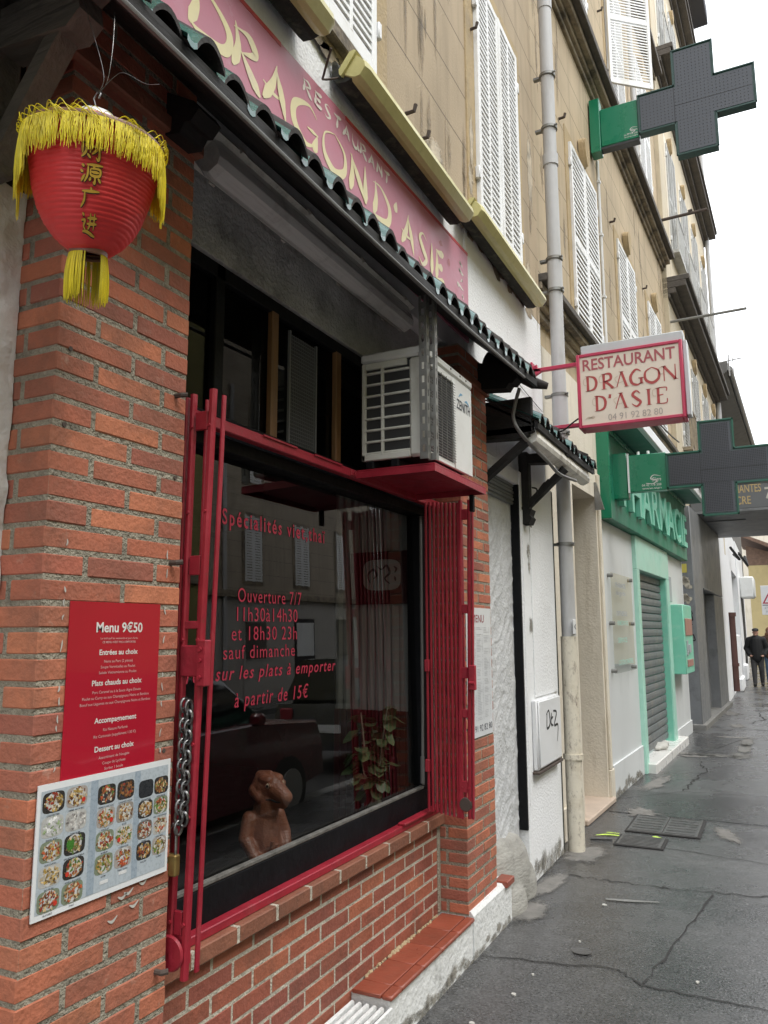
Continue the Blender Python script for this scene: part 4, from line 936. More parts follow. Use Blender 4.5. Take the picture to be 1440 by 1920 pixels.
# ================================================================ TILED CANOPIES
def canopy(e, y0, y1, xe, ze, xw, zw, lift, per=.165, seed=1, fh=.085):
    rr = random.Random(seed); n = int(round((y1-y0)/per)); per = (y1-y0)/n
    zl = lambda y: lift*max(0, (y-(y0+y1)/2)/((y1-y0)/2))**2
    tl = MB()
    for i in range(n):
        ya = y0+i*per; jz = rr.uniform(-.006, .006); jx = rr.uniform(-.014, .014); K = 12; top = []; bot = []
        for r in range(2):
            x, z = ((xe+jx, ze+jz), (xw, zw))[r]; tr = []; bo = []
            for k in range(K+1):
                t = k/K; y = ya+t*(per+.012)-.006
                h = -.01*math.sin(math.pi*t/.25) if t < .25 else .05*math.sin(math.pi*(t-.25)/.75)**.8
                zz = z+zl(y)+h+.02; tr.append((x, y, zz)); bo.append((x, y, zz-.017))
            top.append(tr); bot.append(bo)
        vs = top[0]+top[1]+bot[0]+bot[1]; q = K+1
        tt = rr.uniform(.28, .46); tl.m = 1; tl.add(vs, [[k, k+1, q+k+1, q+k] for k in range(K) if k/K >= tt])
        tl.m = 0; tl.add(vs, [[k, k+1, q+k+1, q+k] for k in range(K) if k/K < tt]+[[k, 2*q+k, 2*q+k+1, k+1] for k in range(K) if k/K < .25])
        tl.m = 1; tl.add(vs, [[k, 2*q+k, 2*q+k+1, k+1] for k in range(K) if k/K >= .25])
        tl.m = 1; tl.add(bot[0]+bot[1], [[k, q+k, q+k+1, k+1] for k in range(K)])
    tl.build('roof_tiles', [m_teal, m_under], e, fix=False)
    b = MB(); dx = xe-xw; dz = zw-ze; f = lambda t: (xw+dx*t, zw-dz*t)
    (xa, za), (xb, zb) = f(0), f(.9)
    N = 24
    for i in range(N):
        ya, yb_ = y0+(y1-y0)*i/N, y0+(y1-y0)*(i+1)/N; la, lb = zl(ya), zl(yb_)
        b.add([(xa, ya, za-.02+la), (xb, ya, zb-.02+la), (xb, yb_, zb-.02+lb), (xa, yb_, za-.02+lb), (xa, ya, za-.035+la), (xb, ya, zb-.035+la), (xb, yb_, zb-.035+lb), (xa, yb_, za-.035+lb)], [(0, 1, 2, 3), (4, 7, 6, 5), (0, 4, 5, 1), (1, 5, 6, 2), (2, 6, 7, 3), (3, 7, 4, 0)])
    b.build('soffit_board', m_darkwood, e)
    b = MB(); (xc, zc) = f(.93)
    for i in range(N):
        ya, yb_ = y0+(y1-y0)*i/N, y0+(y1-y0)*(i+1)/N; la, lb = zl(ya), zl(yb_); w = .02; h = fh
        V = [(xc, ya, zc+la+.012), (xc+w, ya, zc+la-.01), (xc+w, ya, zc+la-.03-h), (xc, ya, zc+la-.03-h)]; V += [(x, yb_, z-la+lb) for x, y, z in V]
        b.add(V, [(0, 1, 5, 4), (1, 2, 6, 5), (2, 3, 7, 6), (3, 0, 4, 7)]+([(0, 3, 2, 1)] if i == 0 else [])+([(4, 5, 6, 7)] if i == N-1 else []))
    b.build('fascia_board', m_darkwood, e)
    return zl, f
c1 = empty('tiled_canopy', (.1, 2, 3.1), 'long green tiled canopy over the restaurant window and lantern', 'canopy', 'tiled canopies of the restaurant')
zl, f = canopy(c1, -1.2, 4.42, .3, 3.0, -.1, 3.36, .085, .13, 3, .02)
def bracket(e, y, w, px, pz0, pz1, bx, bz, h, sx0, sz0, sx1, sz1, mat):
    """wall post, carved beam end and sloping strut"""
    b = MB(); b.box(px-.07, px, y-w/2, y+w/2, pz0, pz1, .008); b.build('post', mat, e, smooth=40)
    b = MB(); pts = [(px, bz), (bx, bz), (bx+.005, bz-.03), (bx-.03, bz-.045), (bx-.02, bz-h*.75), (bx-.06, bz-h), (bx-.1, bz-h*.95), (px, bz-h*.8)]
    b.prism(pts, lambda u, v, d: (u, y-w/2+d, v), w); b.build('beam', mat, e)
    b = MB(); dx, dz = sx1-sx0, sz1-sz0; l = math.hypot(dx, dz); ux, uz = -dz/l*.02, dx/l*.02
    b.prism([(sx0+ux, sz0+uz), (sx0-ux, sz0-uz), (sx1-ux, sz1-uz), (sx1+ux, sz1+uz)], lambda u, v, d: (u, y-w/2+.008+d, v), w-.016); b.build('strut', mat, e)
bracket(c1, 1.11, .07, -.085, 2.68, 3.2, .2, 3.085, .13, -.1, 2.72, .1, 2.98, m_greywood)
b = MB(); b.box(-.15, -.085, 1.0, 1.065, 2.74, 3.2, .006); b.build('corner_post', m_greywood, c1, smooth=40)
for y in (1.62, 4.3):
    b = MB(); x = .1 if y < 2 else .22; z = 3.12 if y < 2 else 3.11; k = 0 if y < 2 else .04
    b.prism([(-.12, z+.12), (x-.02, z+k), (x, z-.03), (x-.03, z-.06), (x-.05, z-.055), (x-.07, z-.085), (-.12, z-.06)], lambda u, v, d: (u, y-.05+d, v), .1); b.build('corbel', m_darkwood, c1)
b = MB(); pts = [(.305, -1+i*.3, 2.955+zl(-1+i*.3)) for i in range(18)]; b.tube(pts, .008, 6); b.build('conduit', m_cable, c1, smooth=60)
# ridge end: curled terminal tile at the far end
b = MB(); b.tube([(-.02, 4.4, 3.28), (.12, 4.43, 3.2), (.26, 4.46, 3.1), (.34, 4.48, 3.075)], [.045, .042, .036, .02], 10); b.build('end_tile', m_under, c1, smooth=60)
c2 = empty('tiled_canopy', (.1, 5.3, 2.95), 'short green tiled canopy over the white plastered doorway', 'canopy', 'tiled canopies of the restaurant')
canopy(c2, 4.46, 6.12, .28, 2.855, -.05, 3.04, .02, .128, 5, .02)
bracket(c2, 5.24, .085, .0, 2.35, 2.86, .27, 2.84, .08, -.03, 2.47, .25, 2.72, m_darkwood)
b = MB(); b.prism([(-.05, 2.35), (.0, 2.35), (.02, 2.39), (.005, 2.41), (.02, 2.45), (-.05, 2.47)], lambda u, v, d: (u, 5.185+d, v), .11); b.build('post_foot', m_darkwood, c2)
bracket(c2, 4.5, .08, -.11, 2.45, 2.86, .24, 2.84, .07, -.14, 2.5, .2, 2.76, m_darkwood)
b = MB(); b.box(-.08, .24, 4.46, 4.5, 2.8, 3.02, .004); b.build('end_board', m_darkwood, c2)
# ================================================================ TUBE LAMPS
def tube_lamp(name, y0, y1, xc, z, label, tray, diff, group, w=.13, h=.085, tilt=0, dirty=None):
    e = empty(name, (xc, (y0+y1)/2, z), label, 'tube lamp', group)
    ca, sa = math.cos(R_(tilt)), math.sin(R_(tilt))
    P = lambda u, v, d: (xc+u*ca-v*sa, d, z+u*sa+v*ca)
    b = MB(); b.prism([(-w/2, 0), (w/2, 0), (w/2, .014), (w*.36, .03), (-w*.36, .03), (-w/2, .014)], lambda u, v, d: P(u, v, y0+d), y1-y0); b.build('tray', tray, e)
    b = MB(); kd = .8 if w > .15 else 1; sec = [(u*kd, v) for u, v in ((-w*.46, -.001), (-w*.42, -h*.5), (-w*.36, -h*.78), (-w*.2, -h), (w*.2, -h), (w*.36, -h*.78), (w*.42, -h*.5), (w*.46, -.001))]
    ends = [(y0+.012, .86), (y0+.04, 1), (y1-.04, 1), (y1-.012, .86)]; vs = []
    for y, k in ends: vs += [P(u*k, v*k, y) for u, v in sec]
    n = 8; b.add(vs, [[i*n+j, i*n+(j+1) % n, (i+1)*n+(j+1) % n, (i+1)*n+j] for i in range(3) for j in range(n)]+[list(range(n)), [3*n+j for j in range(n)]])
    b.build('diffuser', diff, e, smooth=25)
    for k in range(4):
        y = y0+.12+(y1-y0-.24)*k/3
        for s in (-1, 1): b = MB(); b.box(0, .01, 0, .028, 0, .03); b.v = [P(s*(w/2-.004)+(v[0] if s > 0 else -v[0]), v[2]-.012, y+v[1]) for v in b.v]; b.build('clip', tray, e)
    return e
tube_lamp('tube_lamp', 1.86, 3.44, -.135, 3.215, 'grey fluorescent tube lamp fixed under the long tiled canopy', m_lampbody, m_lampclear, 'tube lamps', .155, .105, 28)
for y0, y1, z, lab in ((.95, 2.4, 4.03, 'yellowed tube lamp nearest the camera, above the first letters of the pink sign'), (2.63, 4.0, 4.03, 'yellowed tube lamp between the two near windows, over the word RESTAURANT'), (4.12, 5.62, 4.14, 'yellowed tube lamp under the near shuttered window, above the plain white wall')):
    e = tube_lamp('tube_lamp', y0, y1, -.005, z-.0, lab, m_yellow, m_yellow, 'tube lamps', .118, .088, 52)
    b = MB(); b.prism([(-.099, z-.03), (-.075, z-.06), (-.03, z-.068), (.0, z-.06), (-.02, z-.03), (-.06, z+.0), (-.08, z+.05), (-.099, z+.05)], lambda u, v, d: (u, y0+.02+d, v), y1-y0-.04); b.build('mouldy_backplate', m_mould, e)
e = tube_lamp('tube_lamp', 4.5, 6.02, .2, 2.815, 'dusty beige tube lamp hanging under the short canopy by the doorway', m_lampbody, m_lampbody, 'tube lamps', .12, .085, 25)
# cables
def cable(pts, r, label, mat=m_cable, name='cable'):
    b = MB(); b.tube(spline(pts, 6), r, 6); return tag(b.build(name, mat, None, smooth=60, loc=pts[0]), label, 'cable')
cable([(.2, 4.36, 3.05), (.16, 4.38, 2.94), (.15, 4.4, 2.86), (.2, 4.45, 2.76), (.25, 4.75, 2.68), (.24, 5.1, 2.66), (.26, 5.5, 2.68)], .011, 'grey cable sagging from the long canopy to the short canopy')
cable([(.0, 5.3, 2.62), (.06, 5.2, 2.58), (.03, 5.25, 2.5), (.09, 5.22, 2.55), (.1, 5.26, 2.64), (.05, 5.24, 2.57), (.13, 5.25, 2.66)], .006, 'tangle of thin black wire beside the black doorway bracket', m_cableblk)
cable([(.02, 2.44, 3.95), (-.05, 2.5, 3.9), (-.085, 2.56, 3.93), (-.06, 2.64, 3.985)], .005, 'thin brown wire joining the two yellow lamps above the pink sign', m_rust)
cable([(-.09, 4.4, 3.52), (-.09, 5.2, 3.42), (-.09, 6.0, 3.36)], .003, 'thin wire running across the white wall to the drainpipe', m_cable)

# ================================================================ PAINTED SIGN PANEL
LET = {  # letters drawn with the brush: strokes of (points, heavy?)
 'D': [([(.1, 1), (.14, .5), (.02, .0)], 1), ([(-.02, .9), (.4, .95), (.85, .62), (.78, .15), (.25, .0), (.02, .04)], 2)],
 'R': [([(.05, 1.05), (.16, .55), (.0, .05)], 1), ([(0, .9), (.5, 1.0), (.75, .74), (.3, .5)], 2), ([(.26, .52), (.55, .25), (.95, -.08)], 1)],
 'A': [([(.5, 1.08), (.35, .55), (.0, .02)], 1), ([(.46, 1.0), (.68, .5), (.88, -.05)], 2), ([(.0, .42), (.4, .34), (.75, .4)], 3)],
 'G': [([(.9, .85), (.6, 1.0), (.12, .7), (.1, .25), (.5, -.02), (.9, .2)], 2), ([(.92, .44), (.86, .2), (.8, -.02)], 1), ([(.55, .42), (.95, .45)], 3)],
 'O': [([(.5, 1.0), (.1, .75), (.1, .25), (.5, .0), (.9, .25), (.9, .75), (.5, 1.0)], 2)],
 'N': [([(.12, 1.0), (.16, .5), (.05, -.02)], 1), ([(.05, .98), (.5, .5), (.9, .02)], 2), ([(.86, 1.06), (.88, .5), (.9, .0)], 1)],
 'S': [([(.85, .88), (.5, 1.0), (.2, .78), (.5, .5), (.8, .25), (.45, -.02), (.08, .12)], 2)],
 'I': [([(.5, 1.02), (.52, .5), (.46, -.02)], 1)],
 'E': [([(.18, 1.0), (.22, .5), (.12, .0)], 1), ([(.1, .98), (.5, .96), (.92, 1.06)], 1), ([(.2, .52), (.5, .5), (.78, .56)], 1), ([(.1, .03), (.5, .02), (.95, .12)], 1)],
 'T': [([(.02, .95), (.5, .93), (.98, 1.05)], 1), ([(.52, .95), (.5, .5), (.42, -.03)], 1)],
 'U': [([(.1, 1.0), (.1, .4), (.4, .0), (.75, .2), (.85, .98)], 2), ([(.86, .5), (.9, .2), (.98, 0)], 1)],
 "'": [([(.6, 1.05), (.5, .9), (.35, .72)], 1)]}
def brush(body, P, spots, h, k=1.0, b=None):
    b = b or MB(); n_ = 0
    for chx, (a, w) in zip(body, spots):
        for pts, kind in LET[chx]:
            n_ = (n_+1) % 8; lift = .0003*n_; P_ = P; P = (lambda u, v, P_=P_, lift=lift: (P_(u, v)[0]+lift-0, *P_(u, v)[1:]))
            q = [(a+x*w, y*h) for x, y in pts]; t = h*.07*k
            b.ribbon(P, q, {1: [t*.08, t*.8, t*1.5, t*1.9, t*.5], 2: [t*.1, t*.45, t*1.5, t*1.7, t*.9, t*.1], 3: [t*.2, t*.7, t*.2]}[kind]); P = P_
    return b
sg = empty('painted_sign', (-.1, 2.5, 3.6), 'faded pink painted sign with cream lettering along the wall above the tiles', 'sign')
b = MB(); b.prism([(.3, 3.36), (4.3, 3.36), (4.3, 3.94), (2.25, 3.865), (.3, 3.8)], lambda u, v, d: (-.0995+d, u, v), .012); b.build('panel', m_pink, sg)
b = MB(); s = [(.3, 3.8), (2.2, 3.863)]
b.prism([(.3, 3.785), (2.24, 3.848), (2.24, 3.866), (.3, 3.803)], lambda u, v, d: (-.0995+d, u, v), .0135); b.prism([(2.75, 3.866), (4.302, 3.924), (4.302, 3.942), (2.75, 3.884)], lambda u, v, d: (-.0995+d, u, v), .0135); b.build('red_border', m_pinkred, sg)
P = PX(-.0865)
brush("DRAGOND'ASIE", lambda u, v: (-.0868, u, 3.56+v), [(1.72, .24), (1.95, .17), (2.13, .17), (2.32, .21), (2.55, .21), (2.785, .17), (3.02, .2), (3.23, .07), (3.33, .17), (3.53, .14), (3.69, .06), (3.77, .14)], .175).build('lettering', m_gold, sg, fix=False)
rr = random.Random(3); b = MB()
brush('RESTAURANT', lambda u, v: (-.0866, u, 3.772+.016*(u-2.4)/.8+v), [(2.4+.081*i, .068) for i in range(10)], .058, 1.15).build('small_lettering', m_palelet, sg, fix=False)
b = MB(); rr = random.Random(6); P = PX(-.0863)
for i in range(5): b.ribbon(P, [(4.1+rr.uniform(0, .14), 3.6+.05*i), (4.12+rr.uniform(0, .1), 3.62+.05*i), (4.16+rr.uniform(0, .08), 3.61+.05*i)], [.002, .011, .003])
b.build('faded_emblem', m_palelet, sg, fix=False)
b = MB(); b.disc(P, 3.86, 3.8, .022, 10, .016, 0, .3); b.disc(P, 3.98, 3.74, .02, 10, .02, 0, .3); b.build('stain', m_signred2, sg, fix=False)
b = MB(); b.box(-.1, -.05, 4.38, 4.44, 3.48, 3.53, .01); b.tube([(-.06, 4.44, 3.52), (-.03, 4.5, 3.51)], .012, 6)
tag(b.build('junction_box', m_white2, None, smooth=40, loc=(-.08, 4.4, 3.5)), 'small white junction box on the white wall right of the pink sign', 'junction box')

# ================================================================ PROJECTING SIGN BOX
ps = empty('projecting_sign', (-.1, 5.7, 3.3), 'cream projecting restaurant sign in a crimson frame with telephone number', 'sign')
sx0, sx1, sz0, sz1, sy = .26, 1.01, 3.105, 3.675, 5.7
b = MB(); b.box(sx0+.02, sx1-.02, sy-.002, sy+.15, sz0+.02, sz1-.02); b.build('face', m_signface, ps)
b = MB(); w = .024
b.box(sx0, sx0+w, sy-.014, sy+.164, sz0, sz1, .004); b.box(sx1-w, sx1, sy-.014, sy+.164, sz0, sz1, .004); b.box(sx0+w, sx1-w, sy-.0135, sy+.163, sz0, sz0+w, .004); b.box(sx0+w, sx1-w, sy-.0135, sy+.163, sz1-w, sz1, .004); b.build('frame', m_signframe, ps, smooth=40)
b = MB(); b.box(sx0+.03, sx1+.008, sy+.02, sy+.14, sz1+.001, sz1+.075, .006); b.box(sx1+.001, sx1+.03, sy+.02, sy+.14, sz0+.02, sz1+.0, .004); b.build('hood', m_hood, ps, smooth=40)
for z in (3.155, 3.63):
    b = MB(); b.box(-.1, sx0, sy+.05, sy+.09, z-.014, z+.014, .003); b.box(-.101, -.085, sy+.02, sy+.12, z-.06, z+.06, .003)
    b.prism([(-.085, z+.03), (-.06, z+.045), (-.055, z+.01), (-.03, z+.0), (-.03, z-.02), (-.085, z-.05)], lambda u, v, d: (u, sy+.05+d, v), .03); b.build('arm', m_signframe, ps)
P = lambda x, z: PYc(sy-.0045, x, z)
text('lettering', 'RESTAURANT', P(.305, 3.545), .085, .655, m_signred2, ps, .016)
def serif(body, P, spots, h, mb, mg):   # display capitals: heavy stems, hairline swashes
    SH = {'D': ([[(.28, 0), (.28, 1)]], [[(.28, 1), (.75, .85), (.9, .5), (.75, .12), (.28, 0)]], [[(.28, .9), (.0, .8), (.0, .45), (.2, .4)]]),
     'R': ([[(.3, 0), (.3, 1)], [(.4, .5), (.75, .2), (.95, 0)]], [[(.3, 1), (.75, .95), (.78, .6), (.35, .5)]], [[(.3, .95), (.0, .85), (.0, .5), (.2, .45)]]),
     'A': ([[(.5, 1), (.68, .5), (.85, 0)]], [], [[(.5, 1), (.3, .5), (.12, 0)], [(.7, .36), (.2, .3), (.0, .6), (.25, .75)]]),
     'G': ([[(.85, .4), (.85, .05)]], [[(.85, .85), (.5, 1), (.12, .6), (.2, .15), (.55, 0), (.85, .1)]], [[(.65, .42), (1, .42)]]),
     'O': ([], [[(.5, 1), (.1, .75), (.1, .25), (.5, 0), (.9, .25), (.9, .75), (.5, 1)]], []),
     'N': ([[(.2, .95), (.55, .5), (.9, .05)]], [], [[(.2, .95), (.2, 0)], [(.9, 1), (.9, .05)], [(.2, .95), (-.1, .85), (-.05, .5), (.15, .5)]]),
     'S': ([], [[(.8, .8), (.5, 1), (.2, .78), (.5, .5), (.8, .25), (.5, 0), (.12, .2)]], []),
     'I': ([[(.5, 0), (.5, 1)]], [], []), "'": ([[(.5, 1), (.4, .75)]], [], []),
     'E': ([[(.35, 0), (.35, 1)]], [], [[(.35, 1), (.9, .98), (.92, .75)], [(.35, .52), (.7, .55)], [(.35, 0), (.88, .0), (.95, .28)], [(.35, .98), (.0, .9), (.0, .55), (.2, .5)]])}
    for chx, (a, w) in zip(body, spots):
        hv, cv, thn = SH[chx]; F = lambda pts: [(a+x*w, y*h) for x, y in pts]
        for s in hv:
            mb.ribbon(P, F(s), [h*.085, h*.075, h*.085])
            for q in (s[0], s[-1]):
                if chx not in "'": x, y = a+q[0]*w, q[1]*h; mb.ribbon(P, [(x-h*.16, y), (x+h*.16, y)], [h*.012, h*.02, h*.012])
        for s in cv: mb.ribbon(P, F(s), [h*.02, h*.075, h*.09, h*.075, h*.02])
        for k_, s in enumerate(thn):
            sw_ = k_ == len(thn)-1 and chx in 'DRANE'; (mg if sw_ else mb).ribbon(P, F(s), [h*.016, h*.022, h*.016] if sw_ else [h*.026, h*.034, h*.03])
mb, mg = MB(), MB()
serif('DRAGON', P(.31, 3.385), [(.0, .1), (.115, .1), (.225, .095), (.325, .1), (.43, .11), (.545, .11)], .115, mb, mg)
serif("D'ASIE", P(.37, 3.225), [(.0, .1), (.105, .04), (.15, .1), (.265, .09), (.36, .07), (.425, .1)], .115, mb, mg)
mb.build('lettering', m_signred, ps, fix=False); mg.build('lettering_swash', m_signgold, ps, fix=False)
text('telephone_number', '04 91 92 82 80', P(.475, 3.145), .048, .38, m_signgrey, ps, .0)
b = MB(); Q = P(.345, 3.17)
for k in range(3): b.ribbon(Q, [(-.035+.01*k, .0+.008*k), (-.01, .018-.006*k), (.02, .004+.008*k), (.035, .012)], [.001, .003, .001])
b.build('emblem', m_signgold, ps, fix=False)
cable([(.0, 5.8, 3.13), (.12, 5.75, 3.12), (.2, 5.72, 3.16), (.255, 5.71, 3.19)], .006, 'short black cable feeding the cream projecting sign', m_cableblk)

# ================================================================ LANTERN
LC = Vector((.24, 1.085, 2.642)); ln = empty('paper_lantern', LC, 'red ribbed paper lantern with yellow fringes hanging under the canopy', 'lantern')
vdir = Vector((1.4585-LC.x, -LC.y, 0)).normalized(); axis = Vector((0, 0, 1)).cross(vdir)
LK = Matrix.Diagonal((.625, .625, .84, 1)); ROT = Matrix.Rotation(R_(9), 4, axis) @ LK
def LX(p): return tuple(LC + ROT @ Vector(p))
prof = [(.218, .0), (.214, -.03), (.208, -.06), (.198, -.1), (.186, -.14), (.168, -.18), (.145, -.215), (.115, -.245), (.085, -.265), (.058, -.275)]
def rad(z):
    for (r0, z0), (r1, z1) in zip(prof, prof[1:]):
        if z1 <= z <= z0: return r0+(r1-r0)*(z0-z)/(z0-z1)
    return prof[-1][0]
b = MB(LX); fine = []; k = 26*5
rr = random.Random(3)
for i in range(k+1):
    z = -.275*i/k; rib = abs(math.sin(math.pi*i/5)); fine.append((rad(z)-.0014+.0026*rib, z))
b.lathe(fine, (0, 0, 0), 72)
for i, v in enumerate(b.v):
    q = math.atan2(v[1], v[0]); d = 1+.012*math.sin(3*q+v[2]*14)+.008*math.sin(7*q-v[2]*30)+.006*math.sin(19*q+5*math.sin(v[2]*40))*math.sin(v[2]*60); b.v[i] = (v[0]*d, v[1]*d, v[2]+.004*math.sin(2*q+1))
b.build('paper_body', m_lantern, ln, smooth=80)
b = MB(LX); b.lathe([(.06, .062), (.12, .045), (.205, .012), (.216, .002)], (0, 0, 0), 64); b.build('paper_top', m_lantern, ln, smooth=60)
b = MB(LX); b.lathe([(.214, -.008), (.224, -.006), (.226, .004), (.218, .01), (.212, .006)], (0, 0, 0), 64, False); b.lathe([(.052, -.268), (.062, -.27), (.063, -.282), (.054, -.284), (.05, -.278)], (0, 0, 0), 32); b.build('rim_hoop', m_lantrim, ln, smooth=60)
b = MB(LX); b.lathe([(.002, .086), (.03, .085), (.055, .078), (.072, .066), (.078, .055), (.07, .05), (.002, .05)], (0, 0, 0), 32); b.build('cap', m_capwhite, ln, smooth=60)
b = MB(); top = Vector(LX((0, 0, .085)))
b.tube([top, top+Vector((-.006, 0, .02)), top+Vector((-.01, 0, .032)), top+Vector((.0, 0, .046)), top+Vector((.01, 0, .038)), top+Vector((.004, 0, .028))], .0018, 6)
hk = top+Vector((.0, 0, .04)); hk2 = Vector((.205, 1.06, 2.985))
b.tube(spline([tuple(hk), (.262, 1.08, 2.79), (.24, 1.07, 2.88), tuple(hk2)], 6), .0007, 5); b.tube(spline([tuple(hk), (.266, 1.085, 2.78), (.272, 1.09, 2.86), (.262, 1.1, 2.96)], 6), .0007, 5)
b.tube(spline([tuple(hk), (.28, 1.09, 2.79), (.3, 1.1, 2.8), (.34, 1.12, 2.775), (.37, 1.13, 2.77)], 6), .0007, 5); b.build('hanging_wire', m_chain, ln, smooth=60)
def strand(b, a, d, l, r, rr, w=.00095, loop=False):
    pts = []; sw = rr.uniform(-.09, .09); out = rr.uniform(.0, .012); n = 5
    for i in range(n):
        t = i/(n-1); rad_ = r+out*math.sin(t*2.2)+.004
        q = a+sw*t*.35+.01*math.sin(t*9+sw*40); pts.append((rad_*math.cos(q), rad_*math.sin(q), d-l*t))
    pts = [Vector(LX(p)) if i == 0 else None or Vector(LX(p)) for i, p in enumerate(pts)]
    p0 = pts[0]; g = [p0+Vector((p.x-p0.x, p.y-p0.y, -(l*i/(n-1)))) for i, p in enumerate(pts)]
    b.tube(g, [w, w, w, w, w*.6], 4, False)
b = MB(); rr = random.Random(9)
for i in range(2100):
    a = rr.uniform(0, 6.283); ca = math.cos(a-math.atan2(vdir.y, vdir.x))
    clump = .6+.4*math.sin(a*38)+.3*math.sin(a*17+1)
    if rr.random() > .35+.45*clump: continue
    l = (.045+.028*rr.random()) + (.055*(1-abs(ca)) if ca < .45 else 0) + rr.uniform(0, .03)*(1-abs(ca))
    strand(b, a, -.002, l, .224, rr)
for i in range(110):   # loose loops of thread round the rim
    a = rr.uniform(0, 6.283); c = Vector(LX((.226*math.cos(a), .226*math.sin(a), .0))); t = Vector((-math.sin(a), math.cos(a), 0))
    o = Vector((math.cos(a), math.sin(a), 0)); h = rr.uniform(.008, .022); s = rr.uniform(.01, .03)
    h *= rr.uniform(.2, 1); b.tube(spline([tuple(c-t*s), tuple(c-t*s*.4+o*.008+Vector((0, 0, h))), tuple(c+t*s*.5+o*.008+Vector((0, 0, -h*.3))), tuple(c+t*s-Vector((0, 0, h)))], 4), .0007, 4, False)
for i in range(14): # one long draggled tuft at the left
    q = math.atan2(vdir.y, vdir.x)-1.75+rr.uniform(-.03, .03); strand(b, q, -.002, rr.uniform(.15, .18), .222, rr)
b.build('fringe', m_fringe, ln, fix=False)
b = MB()
for i in range(420):
    a = rr.uniform(0, 6.283); 
    if abs(((a-math.atan2(vdir.y, vdir.x)-.3+math.pi) % 6.283)-math.pi) < .42: continue
    strand(b, a, -.278, rr.uniform(.075, .105), .056, rr)
b.build('tassel', m_fringe, ln, fix=False)
# brush characters down the side that faces the street corner
th0 = math.atan2(vdir.y, vdir.x)-.02
def LP(u, v, lift=.004):
    z = v; r = rad(min(0, max(-.275, z)))+lift; return LX((r*math.cos(th0+u/.2), r*math.sin(th0+u/.2), z))
CH = [[[(.1, .9), (.1, .3)], [(.1, .9), (.42, .9), (.42, .35)], [(.26, .8), (.24, .4), (.05, .1)], [(.3, .3), (.45, .1)], [(.5, .7), (1, .72)], [(.8, 1), (.8, .1), (.68, .15)], [(.78, .65), (.5, .3)]],
      [[(.08, .9), (.2, .8)], [(.02, .6), (.15, .52)], [(.05, .05), (.22, .4)], [(.3, .92), (1, .95)], [(.36, .9), (.34, .4), (.2, .05)], [(.66, .9), (.58, .75)], [(.48, .74), (.88, .74), (.86, .42), (.5, .42), (.48, .74)], [(.5, .58), (.86, .58)], [(.68, .42), (.68, .05), (.6, .1)], [(.5, .3), (.42, .12)], [(.82, .3), (.96, .1)]],
      [[(.5, 1), (.58, .86)], [(.1, .78), (.95, .84)], [(.24, .78), (.2, .35), (.0, .0)]],
      [[(.1, .92), (.22, .82)], [(.02, .6), (.25, .62), (.14, .35), (.25, .2)], [(.02, .12), (.35, .12), (.7, .02), (1, -.06)], [(.4, .72), (.98, .76)], [(.36, .46), (1, .5)], [(.58, .95), (.56, .45), (.42, .2)], [(.82, .97), (.82, .2)]]]
bk, gd = MB(), MB()
for i, (c, z) in enumerate(zip(CH, (-.062, -.112, -.163, -.214))):
    s = .043
    for st_ in c:
        q = [(-.036+x*s*1.55+.002, z-s+y*s+.002) for x, y in st_]
        bk.ribbon(lambda u, v: LP(u, v, .009), q, [.003, .0048, .005, .0028]); gd.ribbon(lambda u, v: LP(u-.0006, v+.0006, .0105), q, [.0015, .0031, .0032, .0014])
bk.build('character_outline', m_ink, ln, fix=False); gd.build('character', m_inkgold, ln, fix=False)  # black ink outline printed behind the gold strokes

# ================================================================ MENUS
mr = empty('menu_poster', (-.016, 1.47, 1.28), 'laminated dark red menu poster with white text on the left brick pillar', 'poster')
b = MB(); b.box(-.0185, -.0165, 1.32, 1.622, 1.235, 1.695); b.build('sheet', m_posterred, mr)
yc = 1.472
def mt(body, z, h, w, mat, bold=0, sh=0): text('menu_text', body, lambda u, v: (-.0158, yc+.008+u, z+v), h, w, mat, mr, bold, sh, 'C')
mt('Menu 9€50', 1.622, .0235, .155, m_textwhite, .02)
mt("Le midi sauf les weekends et jours fériés", 1.6045, .005, .125, m_textpink); mt("CE MENU N'EST PAS A EMPORTER", 1.595, .005, .112, m_textpink, .01)
mt('Entrées au choix', 1.567, .0125, .128, m_textwhite, .02)
for i, t in enumerate(('Nems au Porc (2 pièces)', 'Soupe Vermicelles au Poulet', 'Salade Vietnamienne au Poulet')): mt(t, 1.548-.0135*i, .0065, (.095, .115, .125)[i], m_textpink)
mt('Plats chauds au choix', 1.494, .0125, .165, m_textwhite, .02)
for i, t in enumerate(('Porc Caramel ou à la Sauce Aigre Douce', 'Poulet au Curry ou aux Champignons Noirs et Bambou', 'Boeuf aux Légumes ou aux Champignons Noirs et Bambou')): mt(t, 1.475-.0135*i, .0065, (.16, .22, .232)[i], m_textpink)
mt('Accompagnement', 1.405, .0125, .138, m_textwhite, .02)
for i, t in enumerate(('Riz Nature Parfumé', 'Riz Cantonais (supplément 1.50 €)')): mt(t, 1.385-.0145*i, .0065, (.08, .138)[i], m_textpink)
mt('Dessert au choix', 1.338, .0125, .128, m_textwhite, .02)
for i, t in enumerate(('Assortiment de Nougats', 'Coupe de Lychees', 'Sorbet 1 boule')): mt(t, 1.32-.0135*i, .0065, (.1, .075, .06)[i], m_textpink)
mp = empty('photo_menu', (-.012, 1.47, 1.0), 'laminated pale blue poster of small dish photographs on the left brick pillar', 'poster')
b = MB(); b.box(-.0155, -.0125, 1.258, 1.68, 1.004, 1.288); b.build('sheet', m_posterwhite, mp)
b = MB(); P = lambda u, v, l=0: (-.0119+l*.00035, 1.258+u, 1.004+v)
b.col = (.47, .53, .58); b.rect(lambda u, v: P(u, v, 0), .009, .413, .013, .27)
